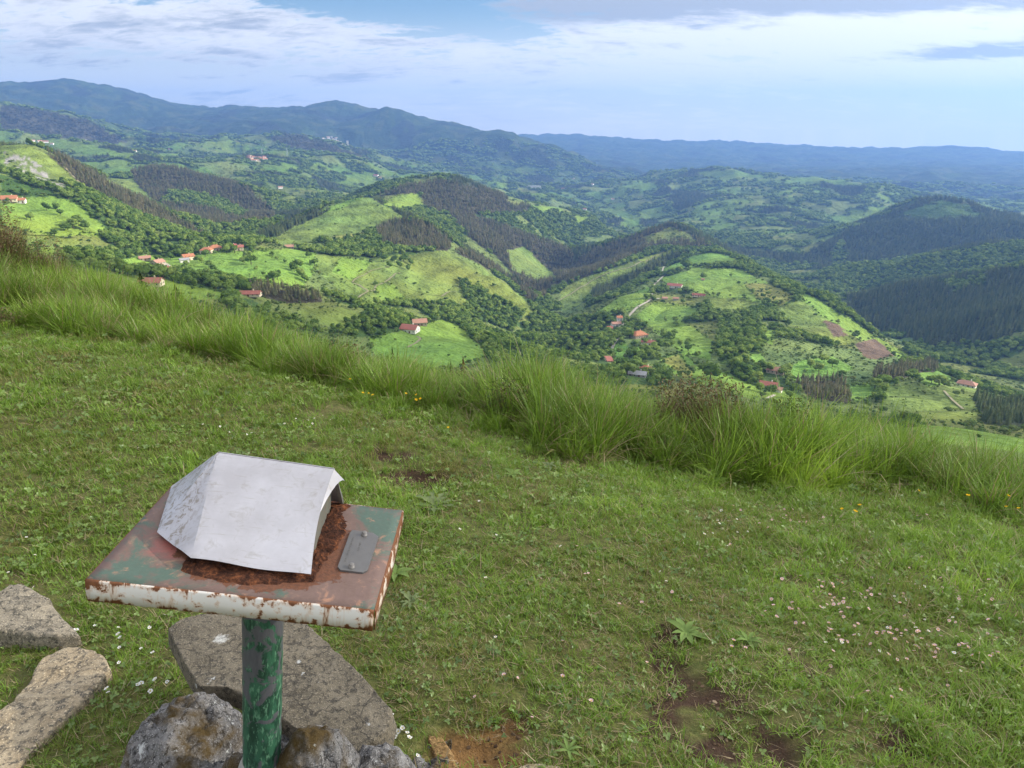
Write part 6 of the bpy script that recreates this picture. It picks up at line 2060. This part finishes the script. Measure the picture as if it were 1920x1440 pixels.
m_dead = blade_mat('dead_twigs', [(0.0, (0.120, 0.075, 0.042)), (0.5, (0.230, 0.155, 0.085)), (1.0, (0.40, 0.30, 0.17))], 0.15, 3.0, 0.03)
m_shoot = blade_mat('shrub_shoots', [(0.0, (0.070, 0.110, 0.026)), (0.5, (0.130, 0.185, 0.042)), (1.0, (0.220, 0.270, 0.070))], 0.3, 3.0, 0.04)
shrub(1305, 4.85, 0.40, 0.52, 2200, [(m_dead, 0.85, 0.0042), (m_shoot, 0.15, 0.005)], 'brown dead-twigged bush in the long grass right of centre', 11)
shrub(950, 4.7, 0.20, 0.34, 500, [(m_dead, 0.35, 0.004), (m_shoot, 0.75, 0.005)], 'dark green heath bush with dry twigs in the tall central tussock', 12)
shrub(1480, 4.7, 0.18, 0.50, 500, [(m_dead, 0.3, 0.004), (m_shoot, 0.7, 0.006)], 'leafy sapling tips rising over the long grass', 13)
shrub(10, 8.6, 0.9, 0.75, 2400, [(m_dead, 0.85, 0.006), (m_shoot, 0.2, 0.006)], 'brown dead bracken bank at the left edge', 14)
shrub(100, 8.6, 0.7, 0.5, 1200, [(m_dead, 0.8, 0.005), (m_shoot, 0.25, 0.006)], 'low brown bracken clump right of the bracken bank', 15)
shrub(468, 6.6, 0.25, 0.36, 700, [(m_dead, 0.4, 0.005), (m_shoot, 0.6, 0.005)], 'dark tangled bush in the left long grass', 16)
shrub(640, 6.0, 0.3, 0.32, 600, [(m_dead, 0.6, 0.005), (m_shoot, 0.4, 0.005)], 'small brownish bush in the grass left of centre', 17)
shrub(20, 6.2, 0.4, 0.14, 500, [(m_dead, 0.9, 0.004), (m_shoot, 0.1, 0.004)], 'flattened ginger dry grass patch at the left edge', 18, 'dry_patch')

m_spruce = leaf_mat('spruce_needles', (0.012, 0.024, 0.010), (0.028, 0.046, 0.018), (0.050, 0.066, 0.026), 0.15, 0.8, 3.0)
m_rspruce = leaf_mat('browning_needles', (0.040, 0.028, 0.014), (0.075, 0.048, 0.024), (0.10, 0.07, 0.035), 0.15, 0.8, 3.0)


def brow_spruce(u, v_top, d, wide, mat, label, seed):
    """young conifer on the slope just below the brow; only its top shows"""
    q = at_y(u, v_top, d)
    zg = float(land_z(np.array([q.x]), np.array([q.y]))[0]) if math.hypot(q.x, q.y) > 17 else float(summit_z(q.x, q.y))
    h = q.z - zg
    e = obj('young_conifer', None, label=label, cat='tree', group='young conifers below the brow', loc=(q.x, q.y, zg)); e.empty_display_size = 0.2
    e.scale = (wide, wide, h)
    obj('crown', conifer_mesh('young_crown', seed, mat, 0.30, 0.03, 26, 13), e); obj('trunk', CTRUNK, e)


brow_spruce(262, 512, 15, 2.3, m_spruce, 'dark young spruce rising behind the left long grass below the red-roofed barn', 91)
brow_spruce(328, 536, 14, 2.2, m_spruce, 'softer young spruce just right of the dark spruce', 92)
brow_spruce(-12, 392, 16, 3.2, m_spruce, 'large dark conifer cut by the left edge of the picture', 93)
brow_spruce(52, 470, 15, 2.8, m_rspruce, 'brownish young conifer between the edge conifer and the bracken', 94)
brow_spruce(735, 653, 15, 1.1, m_spruce, 'tiny dark spruce tip in front of the large lower meadow', 95)
brow_spruce(745, 660, 16, 1.0, m_spruce, 'second tiny spruce tip beside the first', 96)
brow_spruce(868, 672, 12, 1.3, m_rspruce, 'brown-tipped young conifer left of the central tussock', 97)
brow_spruce(845, 680, 13, 1.1, m_spruce, 'dark young conifer beside the brown-tipped one', 98)
brow_spruce(215, 545, 15, 1.6, m_spruce, 'small dark conifer left of the dark young spruce', 99)

# crumbs of earth and small stones on the bare patches
m_crumb, nt = new_mat('earth_crumbs')
oi = nt.n('ShaderNodeObjectInfo'); geo = nt.n('ShaderNodeNewGeometry')
ia = nt.n('ShaderNodeAttribute', attribute_name='hue'); ia.attribute_type = 'INSTANCER'
finish(nt, nt.ramp(ia.outputs['Fac'], [(0.0, (0.045, 0.028, 0.019)), (0.7, (0.12, 0.078, 0.048)), (1.0, (0.26, 0.20, 0.14))]), 0.95, nt.noise(geo.outputs['Position'], 400, 3), 0.4, 0.002, 0.1)


def crumb_me(name, seed):
    r = random.Random(seed); bm = bmesh.new(); bmesh.ops.create_icosphere(bm, subdivisions=1, radius=1.0)
    for v in bm.verts:
        v.co = Vector((v.co.x * r.uniform(.7, 1.3), v.co.y * r.uniform(.7, 1.3), v.co.z * r.uniform(.4, .9)))
    me = bpy.data.meshes.new(name); bm.to_mesh(me); bm.free(); me.materials.append(m_crumb)
    return me


r_ = np.random.default_rng(801)
x = r_.uniform(-2.5, 2.5, 60000); y = r_.uniform(1.2, 4.6, 60000)
sm = soil_mask(x, y); k = (sm > 0.35) & (r_.random(len(x)) < 0.9)
x, y = x[k], y[k]; z = summit_z(x, y); n = len(x)
sc = 0.0012 + 0.0075 * r_.random(n) ** 5
twig = [turf_patch('litter_%d' % q, 900 + q, 5, 0.02, 0.02, 0.06, 0.0018, 0, 1.0) for q in range(2)]
idx = r_.integers(0, 4, n); tw = r_.random(n) < 0.06
idx = np.where(tw, 4 + r_.integers(0, 2, n), idx)
S = np.where(tw, 1.0, sc)
scatter('earth_crumbs', np.stack([x, y, z + 0.001], 1), eul(n, r_, 0.3), np.stack([S, S, S], 1), idx, r_.random(n), [crumb_me('crumb_%d' % q, q) for q in range(4)] + twig, 'crumbs of dark earth and dry litter on the bare patches')
